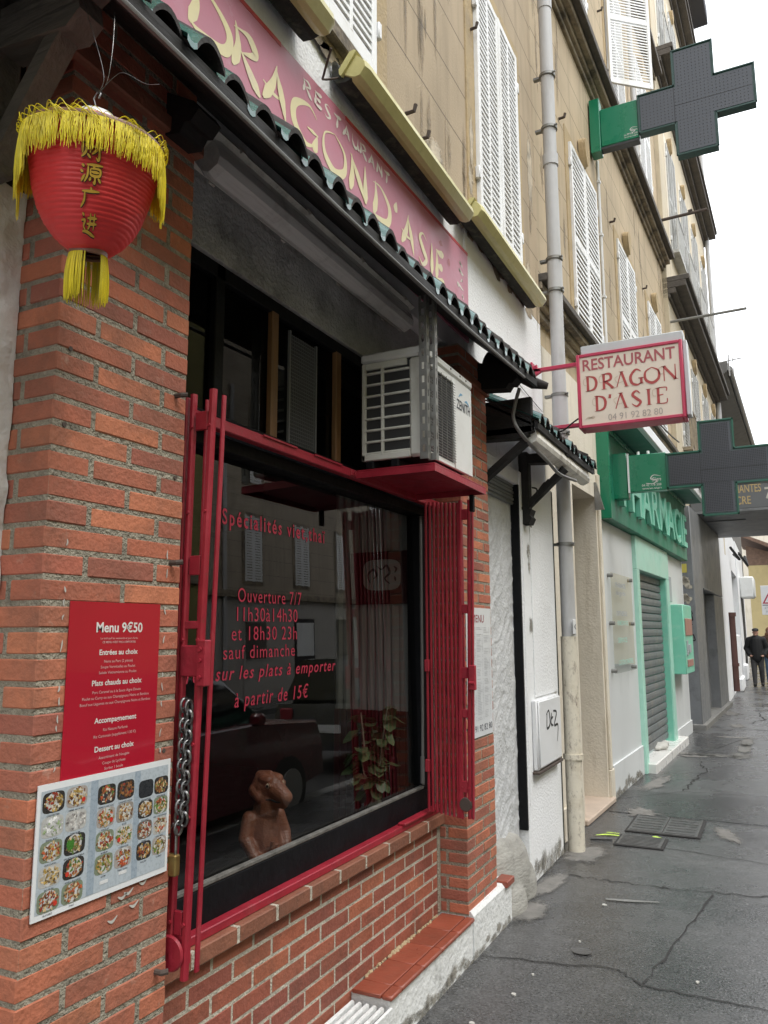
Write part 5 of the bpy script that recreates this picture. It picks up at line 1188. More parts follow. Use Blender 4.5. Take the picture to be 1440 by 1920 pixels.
b.col = (.34, .41, .48)
for a, c in ((.15, .172), (.292, .312)): b.rect(lambda u, v: P(u, v, .6), a, c, .014, .27)
rr = random.Random(21)
PAL = [(.35, .16, .06), (.5, .12, .05), (.2, .09, .04), (.45, .3, .08), (.12, .2, .05), (.6, .45, .25), (.3, .05, .03), (.55, .5, .4), (.18, .12, .06)]
def rsq(b, PP, cu, cv, w, h, n=20):
    b.add([PP(cu+w*math.copysign(abs(math.cos(q))**.45, math.cos(q)), cv+h*math.copysign(abs(math.sin(q))**.45, math.sin(q))) for q in [6.2832*i/n for i in range(n)]], [list(range(n))])
CAP = ['CREVETTES', 'NEMS AU PORC', 'BANH BAO', 'DIM SUM', 'GOI CUON', 'SALADE AUX BOEUF', 'BO BUN', 'PORC AU SATE', 'BUN BO', 'PHO', 'BOEUF LOC LAC', 'CANARD LAQUE', 'POULET', 'RIZ', 'BOEUF', 'COM SUON', 'COM', 'PAD THAI', 'CREVETTES', 'NOUILLES', 'BO KHO', 'RIZ CANTONAIS', 'PORC', 'LEGUMES', 'SOUPE', 'CURRY']
cells = [(.043+.066*i, .243-.052*j, .0305, .0225) for j in range(5) for i in range(2)] + [(.2+.062*i, .232-.053*j, .0285, .0225) for j in range(4) for i in range(2)] + [(.333+.0555*i, .222-.05*j, .026, .0215) for j in range(4) for i in range(2)]
cap = MB()
for n, (cu, cv, w, h) in enumerate(cells):
    dark = n in (11, 10, 18, 19, 24); b.col = (.04, .038, .036) if dark or rr.random() < .3 else rr.choice([(.3, .27, .24), (.5, .5, .48), (.16, .13, .11), (.22, .26, .18), (.4, .36, .33)])
    rsq(b, lambda u, v: P(u, v, 1), cu, cv, w, h)
    b.col = (.05, .05, .06) if dark else (.6, .6, .59); b.disc(lambda u, v: P(u, v, 2), cu+rr.uniform(-.002, .002), cv+rr.uniform(-.002, .002), h*.98, 18, h*.92)
    if n == 18: b.col = (.03, .035, .04); rsq(b, lambda u, v: P(u, v, 3), cu, cv, w*.95, h*.95); 
    else:
        pal = rr.sample(PAL, 4)
        if n == 2: pal = [(.75, .75, .74)]*3+[(.3, .4, .2)]
        if n == 3: pal = [(.6, .58, .55)]*3+[(.3, .28, .27)]
        for k in range(70):
            q = rr.uniform(0, 6.28); r = h*.85*math.sqrt(rr.random()); c = rr.choice(pal); s = rr.uniform(.6, 1.35); b.col = tuple(min(1, x*s) for x in c)
            b.disc(lambda u, v: P(u, v, 3+k*.02), cu+r*math.cos(q)*w/h, cv+r*math.sin(q), rr.uniform(.002, .006), 6, rr.uniform(.0014, .0034), rr.uniform(0, 3), .3)
        if n in (1, 7, 8, 12, 15): b.col = (.6, .05, .03); b.disc(lambda u, v: P(u, v, 5), cu+rr.choice([-1, 1])*w*.6, cv-h*.4, .0055, 14)
        if n == 5: b.col = (.06, .2, .03); b.disc(lambda u, v: P(u, v, 5), cu-w*.4, cv, .011, 12, .012, 0, .3)
    text('x', CAP[n], lambda u, v: P(cu+u, cv-h-.0072+v, 1.5), .0036, min(w*1.9, .0034*len(CAP[n])+.004), None, None, .01, 0, 'C', mb=cap)
b.col = (.75, .76, .77); b.rect(lambda u, v: P(u, v, 1.5), .19, .216, .028, .036); b.rect(lambda u, v: P(u, v, 1.5), .25, .276, .034, .042)
b.build('dish_print', m_print, mp, fix=False); cap.build('caption_text', m_textdark, mp, fix=False)
mw = empty('menu_poster', (-.016, 4.2, 1.05), 'tall white printed menu poster on the far brick pillar', 'poster')
b = MB(); b.box(-.0185, -.0165, 3.96, 4.365, 1.055, 1.75); b.build('sheet', m_posterwhite, mw)
brush('NE', lambda u, v: (-.0155, 4.06+u, 1.675+v), [(.06, .05), (.0, .045)], .04, 1.1)
text('menu_text', 'MENU', lambda u, v: (-.0155, 4.055+u, 1.67+v), .042, .19, m_textred, mw, .0)
text('telephone_number', '04 91 92 82 80', lambda u, v: (-.0155, 3.99+u, 1.083+v), .034, .36, m_textdark, mw, .0)
b = MB(); rr = random.Random(12); P = lambda u, v: (-.0158, u, v)
for c in range(3):
    z = 1.64
    while z > 1.14:
        if rr.random() < .86: b.rect(P, 4.0+c*.118, 4.0+c*.118+rr.uniform(.04, .085), z, z+.0028); b.rect(P, 4.088+c*.118, 4.1+c*.118, z, z+.0028)
        z -= .0085 if rr.random() < .9 else .02
b.build('print_line', m_textgrey, mw, fix=False)

# ================================================================ PIPES, METER BOX
dp = empty('drainpipe', (.03, 6.1, 0), 'long drainpipe, grey above and peeling cream below, between the white wall and the cream doorway', 'drainpipe')
b = MB(); b.tube([(.02, 6.14, 1.58), (.02, 6.14, 3.2), (.02, 6.14, 13)], .056, 20); b.build('upper_pipe', m_pipe, dp, smooth=60)
b = MB(); b.tube([(.02, 6.12, .0), (.02, 6.13, 1.58)], .063, 20); b.build('lower_pipe', m_pipecream, dp, smooth=60)
for z, h, r in ((3.36, .3, .064), (4.55, .25, .062), (5.6, .1, .066), (7.2, .3, .062)):
    b = MB(); b.tube([(.02, 6.14, z-h/2), (.02, 6.14, z+h/2)], r, 20); b.build('coupling', m_pipe, dp, smooth=60)
for z in (3.2, 3.52, 4.42, 4.7, 5.9, 6.4, 2.3):
    b = MB(); b.tube([(.02, 6.14, z-.012), (.02, 6.14, z+.012)], .07, 20); b.box(-.1, -.03, 6.12, 6.16, z-.01, z+.01); b.tube([(.08, 6.1, z), (.1, 6.1, z)], .01, 6); b.build('pipe_clip', m_steel, dp, smooth=60)
b = MB(); b.tube([(.02, 6.125, .66), (.02, 6.126, .7)], .075, 20); b.build('collar', m_pipecream, dp, smooth=60)
b = MB(); b.box(.07, .079, 6.06, 6.13, 1.6, 1.71, .002); b.build('tag_plate', m_white2, dp)
text('tag_letter', 'A', lambda u, v: (.0795+.0005, 6.12-v*1.0, 1.63+u), .045, None, m_textdark, dp, .02)
mbx = empty('meter_box', (0, 5.55, .9), 'white utility box with black scrawled tag beside the drainpipe', 'utility box')
b = MB(); b.box(-.049, -.012, 5.27, 5.88, .7, 1.16, .008); b.build('case', m_box, mbx, smooth=40)
b = MB(); b.box(-.0115, .0, 5.285, 5.865, .715, 1.15, .006); b.build('door', m_box, mbx, smooth=40)
b = MB(); b.box(-.049, -.0, 5.25, 5.9, .68, .698, .003); b.build('rusty_lip', m_rust, mbx)
b = MB(); Q = lambda u, v: (.0015, 5.5+u, .9+v)
for s in ([(-.02, .16), (-.03, .06), (.05, .08), (.03, .17), (-.04, .15)], [(.1, .15), (.08, .08), (.14, .06)], [(.09, .11), (.14, .12)], [(.15, .16), (.24, .14), (.17, .06), (.27, .05), (.24, -.06)]): b.ribbon(Q, s, [.006, .009, .008, .004])
b.build('marker_tag', m_graf, mbx, fix=False)
b = MB(); b.box(-.0495, -.043, 5.36, 5.98, 1.17, 2.35, .003); b.build('cover_panel', m_white, A)
# ================================================================ NEXT BUILDING (ochre)
B = empty('apartment_building', TB((-.5, 4, 0)), 'ochre apartment building with white shutters above the cream doorway and pharmacy', 'building')
b = MB(TB); b.box(-1, -.1, -.12, 8.15, 4.0, 17.2); b.build('upper_wall', m_tanB, B)
b = MB(TB); b.box(-1, 0, -.02, .8, 0, 4.0, .006); b.box(-1, 0, 1.7, 1.87, 0, 4.0, .006); b.box(-1, -.003, .8, 1.7, 2.95, 4.0); b.box(-1, -.42, .8, 1.7, 0, 2.95); b.box(-1, -.004, 1.87, 8.15, 3.6, 4.0)
b.build('ground_floor_wall', m_cream, B)
b = MB(TB); b.box(.001, .03, 1.72, 1.86, 0, .3, .006); b.box(.001, .022, .1, .7, 0, .25, .006); b.box(.001, .028, 1.73, 1.8, .3, 3.2, .008); b.build('pilaster_trim', m_cream, B)
b = MB(TB); b.box(-.41, -.38, .85, 1.65, .02, 2.9, .004); b.build('street_door', m_greywood, B)
b = MB(TB); b.box(-.4, .05, .7, 1.78, .0, .05, .01); b.build('door_step', M('pink_stone', (.5, .4, .32), .8, .15, 4), B)
b = MB(TB); b.box(.001, .02, .42, .47, 1.6, 1.95); b.build('letter_slot', m_rust, B)
b = MB(TB); b.prism([(0, 3.1), (.02, 3.1), (.09, 2.82), (.0, 2.82)], lambda u, v, d: (u, 2.0-.35+d, v), .03); b.build('small_bracket', m_steel, B)
def cornice(par, z, s0, s1, steps, mats, xf=TB):
    b = MB(xf); zz = z
    for i, (h, o) in enumerate(steps): b.m = min(i, len(mats)-1) if False else (0 if i < len(steps)-1 else 1); b.box(-.12, o, s0, s1, zz, zz+h-.001, .008); zz += h
    return b.build('cornice', mats, par)
cornice(B, 4.32, -.1, 8.15, [(.07, -.05), (.06, -.01), (.07, .05), (.07, .1)], [m_cornice, m_corndark])
cornice(B, 8.15, -.1, 8.2, [(.06, -.06), (.06, -.02), (.08, .05), (.1, .13)], [m_cornice, m_corndark])
cornice(B, 11.95, -.1, 8.2, [(.06, -.06), (.08, .0), (.1, .12)], [m_cornice, m_corndark])
cornice(B, 16.6, -.1, 8.3, [(.1, -.02), (.15, .12), (.2, .35)], [m_cornice, m_corndark])
SW = [(1.56, 2.72), (3.95, 5.11), (6.22, 7.38)]
for y0, y1 in SW: window(B, -.1, y0, y1, 4.72, 6.83, TB, 1, .48, .13, None, True)
window(B, -.1, 6.22, 7.38, 9.1, 11.2, TB, 1, .48, .13, None, True)
for y0, y1 in SW[:2]: window(B, -.1, y0, y1, 9.1, 11.2, TB, 1, .48, .13, None, True, hang=.0)
b = MB()
for s_ in (.5, 1.3, 3.0, 3.4, 5.4, 5.8, 7.6, 7.9):
    for z_ in (7.7, 7.2, 5.9): b.blot(lambda u, v: TB((-.097, u, v)), s_+rr.uniform(-.1, .1), z_+rr.uniform(-.3, .3), rr.uniform(.03, .09), rr.uniform(.25, .6), 0, .25)
b.build('rain_stain', m_stain, B, fix=False)
# one leaf of the upper window swung half open
aa = R_(48); b = TB
def leafx(p): o, s, z = p; return TB((-.06+s*math.sin(aa)+o*math.cos(aa), 3.9+s*math.cos(aa)-o*math.sin(aa), z))
lw = [c for c in B.children if c.name.startswith('window')][-1]
shutter(.0, .0, .66, 9.08, 11.2, leafx, lw, 1, .48)
for s, z in ((1.25, 6.9), (3.62, 6.9), (5.9, 6.9), (3.5, 9.9)):
    b = MB(TB); b.tube([(-.1, s, z), (-.04, s, z), (-.03, s, z+.04)], .015, 6); b.build('shutter_stay', m_rust, B)
b = MB(TB); b.tube([(-.085, 2.98, 3.9), (-.085, 2.98, 7.4)], .018, 8)
for z in (4.9, 5.6, 6.4, 7.1): b.box(-.1, -.06, 2.95, 3.01, z, z+.03)
b.build('conduit', m_shut, B, smooth=60)
b = MB(TB); b.tube([(-.02, 5.55, 8.5), (-.02, 5.55, 16)], .04, 12); b.build('rainwater_pipe', m_pipe, B, smooth=60)
for s, z, l, lab in ((7.35, 8.72, .8, 'short dark iron rod sticking out of the ochre building near its far corner'), (8.28, 7.2, 1.25, 'long grey iron rod sticking out above the cream projecting sign')):
    b = MB(TB); b.tube([(-.1, s, z), (l, s, z)], .027, 8)
    if l < 1: b.tube([(.5, s-.01, z+.03), (.56, s, z+.05)], .03, 6)
    tag(b.build('iron_rod', m_rust if l < 1 else m_steel, None, loc=TB((-.1, s, z))), lab, 'iron rod')
b = MB(TB); b.tube([(.02, 8.1, 4.9), (.06, 7, 4.75), (.02, 5.8, 4.72)], .012, 5); b.tube([(.02, 1.9, 4.2), (.03, 1.88, 3.5), (.02, 1.86, 2.9)], .012, 5)
tag(b.build('facade_wire', m_cableblk, None, loc=TB((.02, 5, 4.7))), 'black wire along the ochre facade over the pharmacy', 'wire')

# ================================================================ PHARMACY SHOPFRONT
ph = empty('pharmacy_shopfront', TB((0, 4.6, 0)), 'green and white pharmacy shopfront with closed roller shutter and mint door frame', 'shopfront')
for s0, s1, hh in ((1.872, 3.43, .32), (5.83, 7.62, .2)):
    b = MB(TB); b.box(-.5, .0, s0, s1, .0, 2.757, .004); b.build('wall_panel', m_pharmwall, ph)
    b = MB(TB); b.box(.0, .02, s0+.003, s1-.005, .0, hh, .004); b.build('plinth', m_pharmwall, ph)
b = MB(TB); b.box(-.3, .1, 1.88, 7.6, 2.76, 3.7, .006); b.build('fascia', m_greendk, ph)
b = MB(TB); b.box(-.3, .125, 1.82, 1.879, 2.75, 3.72, .004); b.box(.1005, .125, 1.88, 7.6, 3.66, 3.715, .003); b.build('fascia_edge', m_green, ph)
b = MB(TB); b.box(-.1, .36, 1.9, 7.7, 3.73, 3.79, .004); b.build('canopy', M('green_soffit', (.05, .2, .15), .5), ph)
b = MB(TB); b.box(.361, .42, 1.9, 7.7, 3.72, 3.85, .01); b.build('canopy_edge', m_white2, ph)
for s in (4.6, 6.9):
    b = MB(TB); b.box(.3, .5, s, s+.35, 3.86, 3.96, .03); b.build('spotlight', m_white2, ph, smooth=40)
text('fascia_letters', 'PHARMACIE', lambda u, v, d: TB((.101+d, 2.35+u, 2.96+v)), .5, 5.0, m_mint, ph, .012, 0, 'L', .05)
b = MB(TB); b.box(-.4, .05, 3.43, 3.58, .0, 2.35, .006); b.box(-.4, .05, 5.6, 5.83, .0, 2.35, .006); b.box(-.4, .048, 3.43, 5.83, 2.351, 2.756, .006); b.build('door_frame', [m_mintpale], ph)
b = MB(TB); b.box(-.39, .03, 5.594, 5.5999, .05, 2.35); b.build('reveal', m_mint, ph)
b = MB(TB)
for i in range(22): z = .14+i*.1005; b.prism([(-.07, z), (-.045, z+.012), (-.04, z+.05), (-.045, z+.088), (-.07, z+.0985)], lambda u, v, d: (u, 3.582+d, v), 2.01)
b.build('roller_shutter', m_shutter, ph)
b = MB(TB); b.box(-.36, .14, 3.5, 6.2, -.01, .11, .01); b.build('doorstep', m_marble, ph)
b = MB(); rr = random.Random(16)
for k in range(14): s_ = 1.95+k*.115 if k < 12 else 5.9+(k-12)*.8; b.blot(lambda u, v: TB((.0225, u, v)), s_, .02+rr.uniform(-.02, .06), rr.uniform(.08, .16), rr.uniform(.04, .1), 0, .25)
b.build('grime', m_grime, ph, fix=False)
ac_ = MB(TB); ac_.quad((.038, 2.03, 1.19), (.038, 3.1, 1.19), (.038, 3.1, 2.22), (.038, 2.03, 2.22)); ac_.build('acrylic_board', m_glassclr, ph, fix=False)
b = MB(TB)
for s in (2.06, 3.07):
    for z in (1.22, 1.7, 2.19): b.tube([(.0, s, z), (.055, s, z)], .02, 8)
b.build('stand_off', m_steel, ph, smooth=60)
for i, (t, z) in enumerate((('PHARMACIE', 2.08), ('de garde', 2.0), ('ORTHOPEDIE', 1.78), ('HOMEOPATHIE', 1.68), ('SERVICE', 1.5), ('LOCATION DE MATERIEL', 1.27))): text('board_text', t, lambda u, v: TB((.042, 2.25+u, z+v)), .05, .3+.022*len(t), m_mintpale if i > 2 else m_textgrey, ph, .01)
b = MB(TB); b.box(.001, .012, 6.05, 6.3, 2.05, 2.42, .003); b.build('notice', m_textgrey, ph)
vm = empty('vending_machine', TB((.06, 6.1, 1.0)), 'mint green wall vending machine beside the pharmacy door', 'vending machine')
b = MB(TB); b.box(.003, .2, 5.95, 6.85, 1.0, 2.0, .01); b.build('case', m_mint, vm, smooth=40)
b = MB(TB); b.box(.2005, .212, 6.05, 6.75, 1.55, 1.8, .004); m_vd = M('vending_display', (.4, .2, .17), .4); b.build('display', m_vd, vm)
b = MB(TB); b.box(.2005, .21, 6.1, 6.7, 1.1, 1.2, .003); b.build('delivery_flap', m_vd, vm)
b = MB(TB); b.box(.2005, .215, 6.3, 6.5, 1.3, 1.42, .003); b.box(.2005, .214, 6.1, 6.2, 1.26, 1.48, .003); b.build('coin_panel', m_textgrey, vm)
b = MB(); 
tag(organic('crumpled_bag', [[((0.03, 10.9, .15), (.1, .12, .05))], [((.08, 10.98, .17), (.05, .05, .05))], [((.0, 10.8, .14), (.06, .1, .03))]], m_scrap, None, .012, 1, loc=(.03, 10.9, .11)), 'crumpled pale bag lying on the white pharmacy doorstep', 'litter', 'litter on the pavement')

# ---- pharmacy crosses: flat boxes set across the pavement, facing along it
def cross(e, y, x0, bx0, bx1, ax, cx0, cx1, ex, zb0, zb1, za0, za1, zc0, zc1, th, dots, tilt=0):
    b = MB(); b.box(bx0, bx1, y+.01, y+th-.01, zb0, zb1, .01); b.build('bracket_box', m_green, e, smooth=40)
    pts = [(ax, za0), (cx0, za0), (cx0, zc0), (cx1, zc0), (cx1, za0), (ex, za0), (ex, za1), (cx1, za1), (cx1, zc1), (cx0, zc1), (cx0, za1), (ax, za1)]
    b = MB(); b.prism(pts, lambda u, v, d: (u, y+d, v), th); b.build('case', m_ledframe, e)
    w = .025
    b = MB(); mid = [(ax+w, za0+w, ex-w, za1-w), (cx0+w, zc0+w, cx1-w, za0+w-.001), (cx0+w, za1-w+.001, cx1-w, zc1-w)]
    for u0, v0, u1, v1 in mid: b.box(u0, u1, y-.006, y, v0, v1)
    b.build('led_panel', m_led, e)
    b = MB(); p = dots; R0 = p*(.3 if p < .03 else .11)
    z = zc0+w+p
    while z < zc1-w-p/2:
        a, c = (ax, ex) if za0+w < z < za1-w else (cx0, cx1); x = a+w+p*.7
        while x < c-w-p/2: b.box(x-R0, x+R0, y-.0085, y-.0062, z-R0, z+R0); x += p
        z += p
    b.build('led_dot_pattern', m_leddot, e)
    b = MB(); zm = (za0+za1)/2-.02; b.box(cx0+.001, ex-w, y-.0075, y-.0061, zm-.003, zm+.003); b.box(cx0-.003, cx0+.003, y-.0075, y-.0061, za0+w, za1-w); b.build('panel_seam', m_leddot, e)
    b = MB()
    for a, c in zip(pts, pts[1:]+pts[:1]):
        u0, u1 = sorted((a[0], c[0])); v0, v1 = sorted((a[1], c[1])); h = .0095; b.box(u0-h, u1+h, y-.014, y-.0002, v0-h, v1+h, .003)
    b.build('rim', m_ledrim if th > .13 else m_ledframe, e)
X1 = empty('pharmacy_cross', (.8, 8.3, 3.2), 'lower dark LED pharmacy cross with green rim in front of the shopfront', 'pharmacy cross')
cross(X1, 8.3, 0, .0, .19, .585, .905, 1.222, 1.54, 2.985, 3.475, 3.06, 3.41, 2.755, 3.71, .16, .0165)
b = MB(); b.box(.192, .58, 8.31, 8.42, 3.05, 3.44, .006); b.build('arm_box', m_green, X1, smooth=40)
b = MB(); b.box(.192, .21, 8.3, 8.309, 3.04, 3.46); b.tube([(-.02, 8.27, 3.02), (-.02, 8.27, 3.44)], .012, 8)
for z in (3.03, 3.26, 3.44): b.box(-.045, .0, 8.25, 8.29, z-.02, z+.02, .005)
b.tube([(.3, 8.36, 3.445), (.3, 8.36, 3.48)], .015, 8); b.tube([(.4, 8.36, 3.445), (.4, 8.36, 3.48)], .015, 8); b.build('hinge_bolts', m_shut, X1, smooth=50)
def maker(e, x, y, z, w):   # white maker's mark on the arm
    m = MB(); Q = lambda u, v: (x+u*w, y, z+v*w)
    m.ribbon(Q, [(.95, .62), (.6, .7), (.45, .52), (.75, .42), (.55, .26), (.2, .3)], [.008, .03, .012]); m.build('maker_mark', m_textwhite, e, fix=False)
    text('maker_mark', 'Sign', lambda u, v: Q(.5+u, .38+v), .2, .45, m_textwhite, e, .0, .2); text('maker_mark', '04 42 778 208', lambda u, v: Q(u, .14+v), .12, .95, m_textwhite, e, .0); text('maker_mark', 'www.sign', lambda u, v: Q(u, -.02+v), .1, .95, m_textwhite, e)
maker(X1, .33, 8.3085, 3.07, .2)
X2 = empty('pharmacy_cross', (.8, 8.85, 7.6), 'upper dark LED pharmacy cross on a green box high on the ochre facade', 'pharmacy cross')
cross(X2, 8.85, 0, .0, .44, .445, .845, 1.28, 1.69, 7.365, 7.86, 7.4, 7.88, 7.0, 8.32, .12, .04)
b = MB(); b.box(-.12, .0, 8.83, 9.0, 7.3, 8.0, .006); b.build('wall_plate', m_green, X2)
b = MB(); b.box(.0, .44, 8.862, 8.968, 7.33, 7.364, .004); b.build('under_panel', m_chardk, X2)
maker(X2, .27, 8.8585, 7.4, .16)

# ================================================================ DARK SHOPFRONT
ds = empty('dark_shopfront', TB((0, 10.5, 0)), 'charcoal grey jewellery shopfront with half-lowered shutter and scribbled pillar', 'shopfront')
o1 = .13
b = MB(TB); b.box(-.5, o1, 8.0, 9.25, .0, 3.75, .01); b.build('pillar', m_char, ds, smooth=40)
b = MB(TB); b.box(-.5, o1-.01, 11.2, 12.9, .0, 2.35, .01); b.build('pillar', m_char, ds, smooth=40)
b = MB(TB); b.box(-.5, o1-.004, 9.251, 12.9, 2.36, 3.75, .01); b.box(o1-.003, o1+.02, 9.3, 11.1, 2.37, 2.4, .004); b.build('fascia', m_char, ds, smooth=40)
b = MB(TB); b.box(-.5, -.12, 9.251, 11.199, .05, 2.36); b.build('door_glass', m_chardk, ds)
b = MB(TB)
for i in range(6): b.prism([(-.1, 1.83+i*.088), (-.075, 1.84+i*.088), (-.075, 1.9+i*.088), (-.1, 1.916+i*.088)], lambda u, v, d: (u, 9.255+d, v), 1.94)
b.build('roller_shutter', m_shutterw, ds)
b = MB(TB); b.box(-.12, -.1, 10.2, 10.24, .06, 1.83); b.box(-.115, -.1, 9.26, 11.19, .85, .88); b.build('door_bar', m_char, ds)
b = MB(TB); b.box(-.4, o1+.06, 7.95, 12.95, -.01, .09, .01); b.build('step', m_patch, ds)
yq = 8.0; S = lambda u, v: TB((-.12+u, yq-.004, v))
b = MB(); rr = random.Random(5)
for k in range(10): b.disc(S, .125+rr.uniform(-.055, .055), 2.2+rr.uniform(-.12, .3), rr.uniform(.03, .055), 11, rr.uniform(.03, .07), 0, .3)
b.build('torn_poster', m_paperrem, ds, fix=False)
b = MB(); b.add([S(.03, 2.6), S(.15, 2.6), S(.15, 2.75), S(.03, 2.75)], [(0, 1, 2, 3)]); b.build('sticker', m_flu if False else M('yellow_sticker', (.6, .5, .1), .6), ds, fix=False)
b = MB()
for k in range(6):
    c = (.12+rr.uniform(-.05, .05), 1.95-.09*k); b.ribbon(lambda u, v: TB((-.12+u, yq-.006, v)), [(c[0]+rr.uniform(-.08, .08), c[1]+rr.uniform(-.06, .06)) for _ in range(6)], [.006, .01, .006])
b.build('scribble', m_graf, ds, fix=False)
b = MB(); P = lambda u, v: TB((o1+.003, u, v))
for k in range(14): b.disc(P, 8.1+rr.uniform(0, .3), rr.uniform(.2, 2.2), .012, 7, .02, 0, .4)
b.build('paint_chip', m_scrap, ds, fix=False)
aw = empty('projecting_sign', (1.2, 17.6, 4.0), 'big dark grey box sign with dull gold letters projecting over the far pavement', 'sign')
b = MB(); b.box(.2, 2.3, 15.5, 19.8, 3.82, 4.3, .01); b.build('box', m_chargrey, aw)
b = MB(); b.box(.19, 2.31, 15.49, 19.81, 3.77, 3.819, .004); b.box(.3, 1.1, 16.6, 16.7, 3.75, 3.769); b.build('underside', m_char, aw)
b = MB(); b.box(.18, 2.32, 15.48, 15.56, 4.301, 4.33, .004); b.build('top_edge', m_scrap, aw)
Q = lambda x, z: PYc(15.495, x, z)
text('lettering', 'MANTES', Q(.965, 4.115), .145, .45, m_goldlet, aw, .012); text('lettering', 'CRE', Q(.985, 3.9), .145, .25, m_goldlet, aw, .012)
text('numeral', '7', Q(1.47, 3.98), .2, .13, m_ivory, aw, .02)
b = MB(); b.box(.1, .2, 15.6, 19.7, 3.8, 4.25); b.build('fixing', m_chardk, aw)

# ================================================================ THIRD BUILDING, EAVED BUILDING
Cb = empty('apartment_building', TB((-.5, 12, 0)), 'pale cream tall apartment building with black cornices, third along the street', 'building')
b = MB(TB); b.box(-3, -.02, 8.16, 16.25, 3.6, 19.2); b.build('upper_wall', M('pale_cream_render', (.6, .52, .38), .85, .1, 1.2, .2, 50, dirt=[((.36, .3, .21), .5, 1.5, (3, 3, .5))]), Cb)
b = MB(TB); b.box(-3, -.05, 8.16, 16.25, 0, 3.6); b.build('ground_floor_wall', m_char, Cb)
cornice(Cb, 7.62, 8.16, 16.3, [(.08, .02), (.1, .12), (.12, .3), (.1, .36)], [m_corndark, m_corndark])
cornice(Cb, 12.3, 8.16, 16.3, [(.08, .02), (.1, .12), (.12, .3), (.1, .34)], [m_corndark, m_corndark])
cornice(Cb, 16.4, 8.16, 16.3, [(.08, .02), (.1, .12), (.12, .3), (.1, .34)], [m_corndark, m_corndark])
b = MB(TB); b.box(-3, .5, 8.1, 16.4, 19.2, 19.7, .02); b.build('roof_edge', M('slate_edge', (.05, .05, .06), .7), Cb)
for z0 in (5.0, 8.9, 13.3):
    for s in (9.0, 10.9, 12.8, 14.7): window(Cb, -.02, s, s+.95, z0, z0+2.1 if z0 < 6 else z0+2.3, TB, 1, .5, .16, m_shutgrey, True, m_cream, hang=.02)
    for s in (9.0, 10.9, 12.8, 14.7):
        b = MB(TB)
        for k in range(8): b.tube([(.12, s+.95*k/7, z0), (.12, s+.95*k/7, z0+.75)], .012, 5)
        b.box(.1, .14, s, s+.95, z0+.75, z0+.78); b.box(-.02, .14, s-.05, s+1.0, z0-.06, z0-.001); b.build('window_rail', m_shutgrey if z0 > 6 else m_cornice, Cb)
b = MB(TB); b.tube([(.08, 16.1, 4.2), (.08, 16.1, 7.7)], .06, 10); b.tube([(.08, 16.1, 8.1), (.08, 16.1, 19)], .06, 10); b.build('rainwater_pipe', m_pipe, Cb, smooth=60)
b = MB(TB); b.tube([(.0, 15.9, 8.75), (.75, 15.9, 8.8)], .018, 6); b.tube([(.42, 15.9, 8.95), (.42, 15.9, 8.35)], .02, 6); b.tube([(.52, 15.9, 8.85), (.52, 15.9, 8.4)], .014, 6)
tag(b.build('aerial', m_antenna, None, loc=TB((0, 15.9, 8.75))), 'small pale metal aerial at the far corner of the third building', 'aerial')
Db = empty('eaved_building', TB((-.5, 22, 0)), 'lower grey building with a wide dark eave beyond the third building', 'building')
b = MB(TB); b.box(-3, -.5, 16.3, 30, 3, 8.9); b.build('wall', m_eave, Db)
b = MB(TB); b.prism([(-.6, 8.2), (.32, 8.62), (.36, 8.9), (-3, 9.2)], lambda u, v, d: (u, 16.35+d, v), 13.6); b.build('eave', m_eave, Db)
b = MB(TB); b.tube([(.4, 16.4, 8.72), (.4, 30, 8.72)], .07, 8); b.build('gutter', M('zinc_gutter', (.28, .28, .27), .5), Db, smooth=60)
b = MB(TB); b.box(-.1, .12, 27.6, 28.4, 8.95, 9.9, .02); b.build('chimney', m_hood, Db)

# ================================================================ FAR END OF THE STREET
def TD(p): return (.42+p[0], p[1], p[2])
E_ = empty('white_shop_row', (0, 26, 0), 'row of low white shopfronts with a dark louvred opening, far along the street', 'building')
b = MB(TD); b.box(-2, 0, 19.4, 25.2, 0, 4.6); b.box(-2, .0, 25.2, 28.6, 3.4, 4.6); b.box(-2, .03, 28.6, 34.5, 0, 4.6); b.box(-2, -.4, 25.2, 28.6, 0, 3.4); b.build('wall', m_white, E_)
b = MB(TD)
for i in range(30): b.box(-.39, -.3, 25.3, 27.4, .2+i*.1, .28+i*.1)
b.build('louvred_shutter', m_shutter, E_)
b = MB(TD); b.box(0, .12, 23.4, 25.1, 0, 1.5, .02); b.box(.0, .18, 23.3, 25.2, 0, .35, .03); b.build('pilaster', m_white, E_)
b = MB(TD); b.box(0, .14, 28.7, 30, 0, .5, .03); b.build('pilaster', m_white, E_)
b = MB(TD); b.box(.031, .05, 31, 33, .3, 3.1); b.build('dark_doorway', m_shade, E_)
b = MB(TD); b.tube([(.05, 24.6, 4.0), (.25, 25.2, 3.7), (.08, 25.8, 3.9)], .04, 6); b.tube([(.05, 31, 4.4), (.3, 31.8, 4.0), (.2, 32.6, 4.4)], .05, 6); b.build('facade_cable', m_cableblk, E_)
b = MB(TD); b.tube([(.07, 22.1, .1), (.07, 22.1, 2.05)], .075, 12); b.tube([(.07, 22.1, 1.98), (.07, 22.1, 2.08)], .1, 12); b.tube([(.07, 22.1, .72), (.07, 22.1, .8)], .1, 12)
tag(b.build('cast_iron_pipe', m_pipebrown, None, smooth=60, loc=TD((.07, 22.1, .1))), 'brown cast iron downpipe on the far white shop wall', 'drainpipe')
b = MB(TD); b.box(.03, .5, 30.2, 31.3, 2.75, 3.5, .05); b.box(.5, .52, 30.3, 31.2, 2.8, 3.4)
tag(b.build('wall_unit', m_acwhite, None, smooth=40, loc=TD((.03, 30.7, 3))), 'white box unit fixed on the far white wall', 'wall unit')
F_ = empty('yellow_building', (6, 40, 0), 'pale yellow building with brown tiled eave closing the view', 'building')
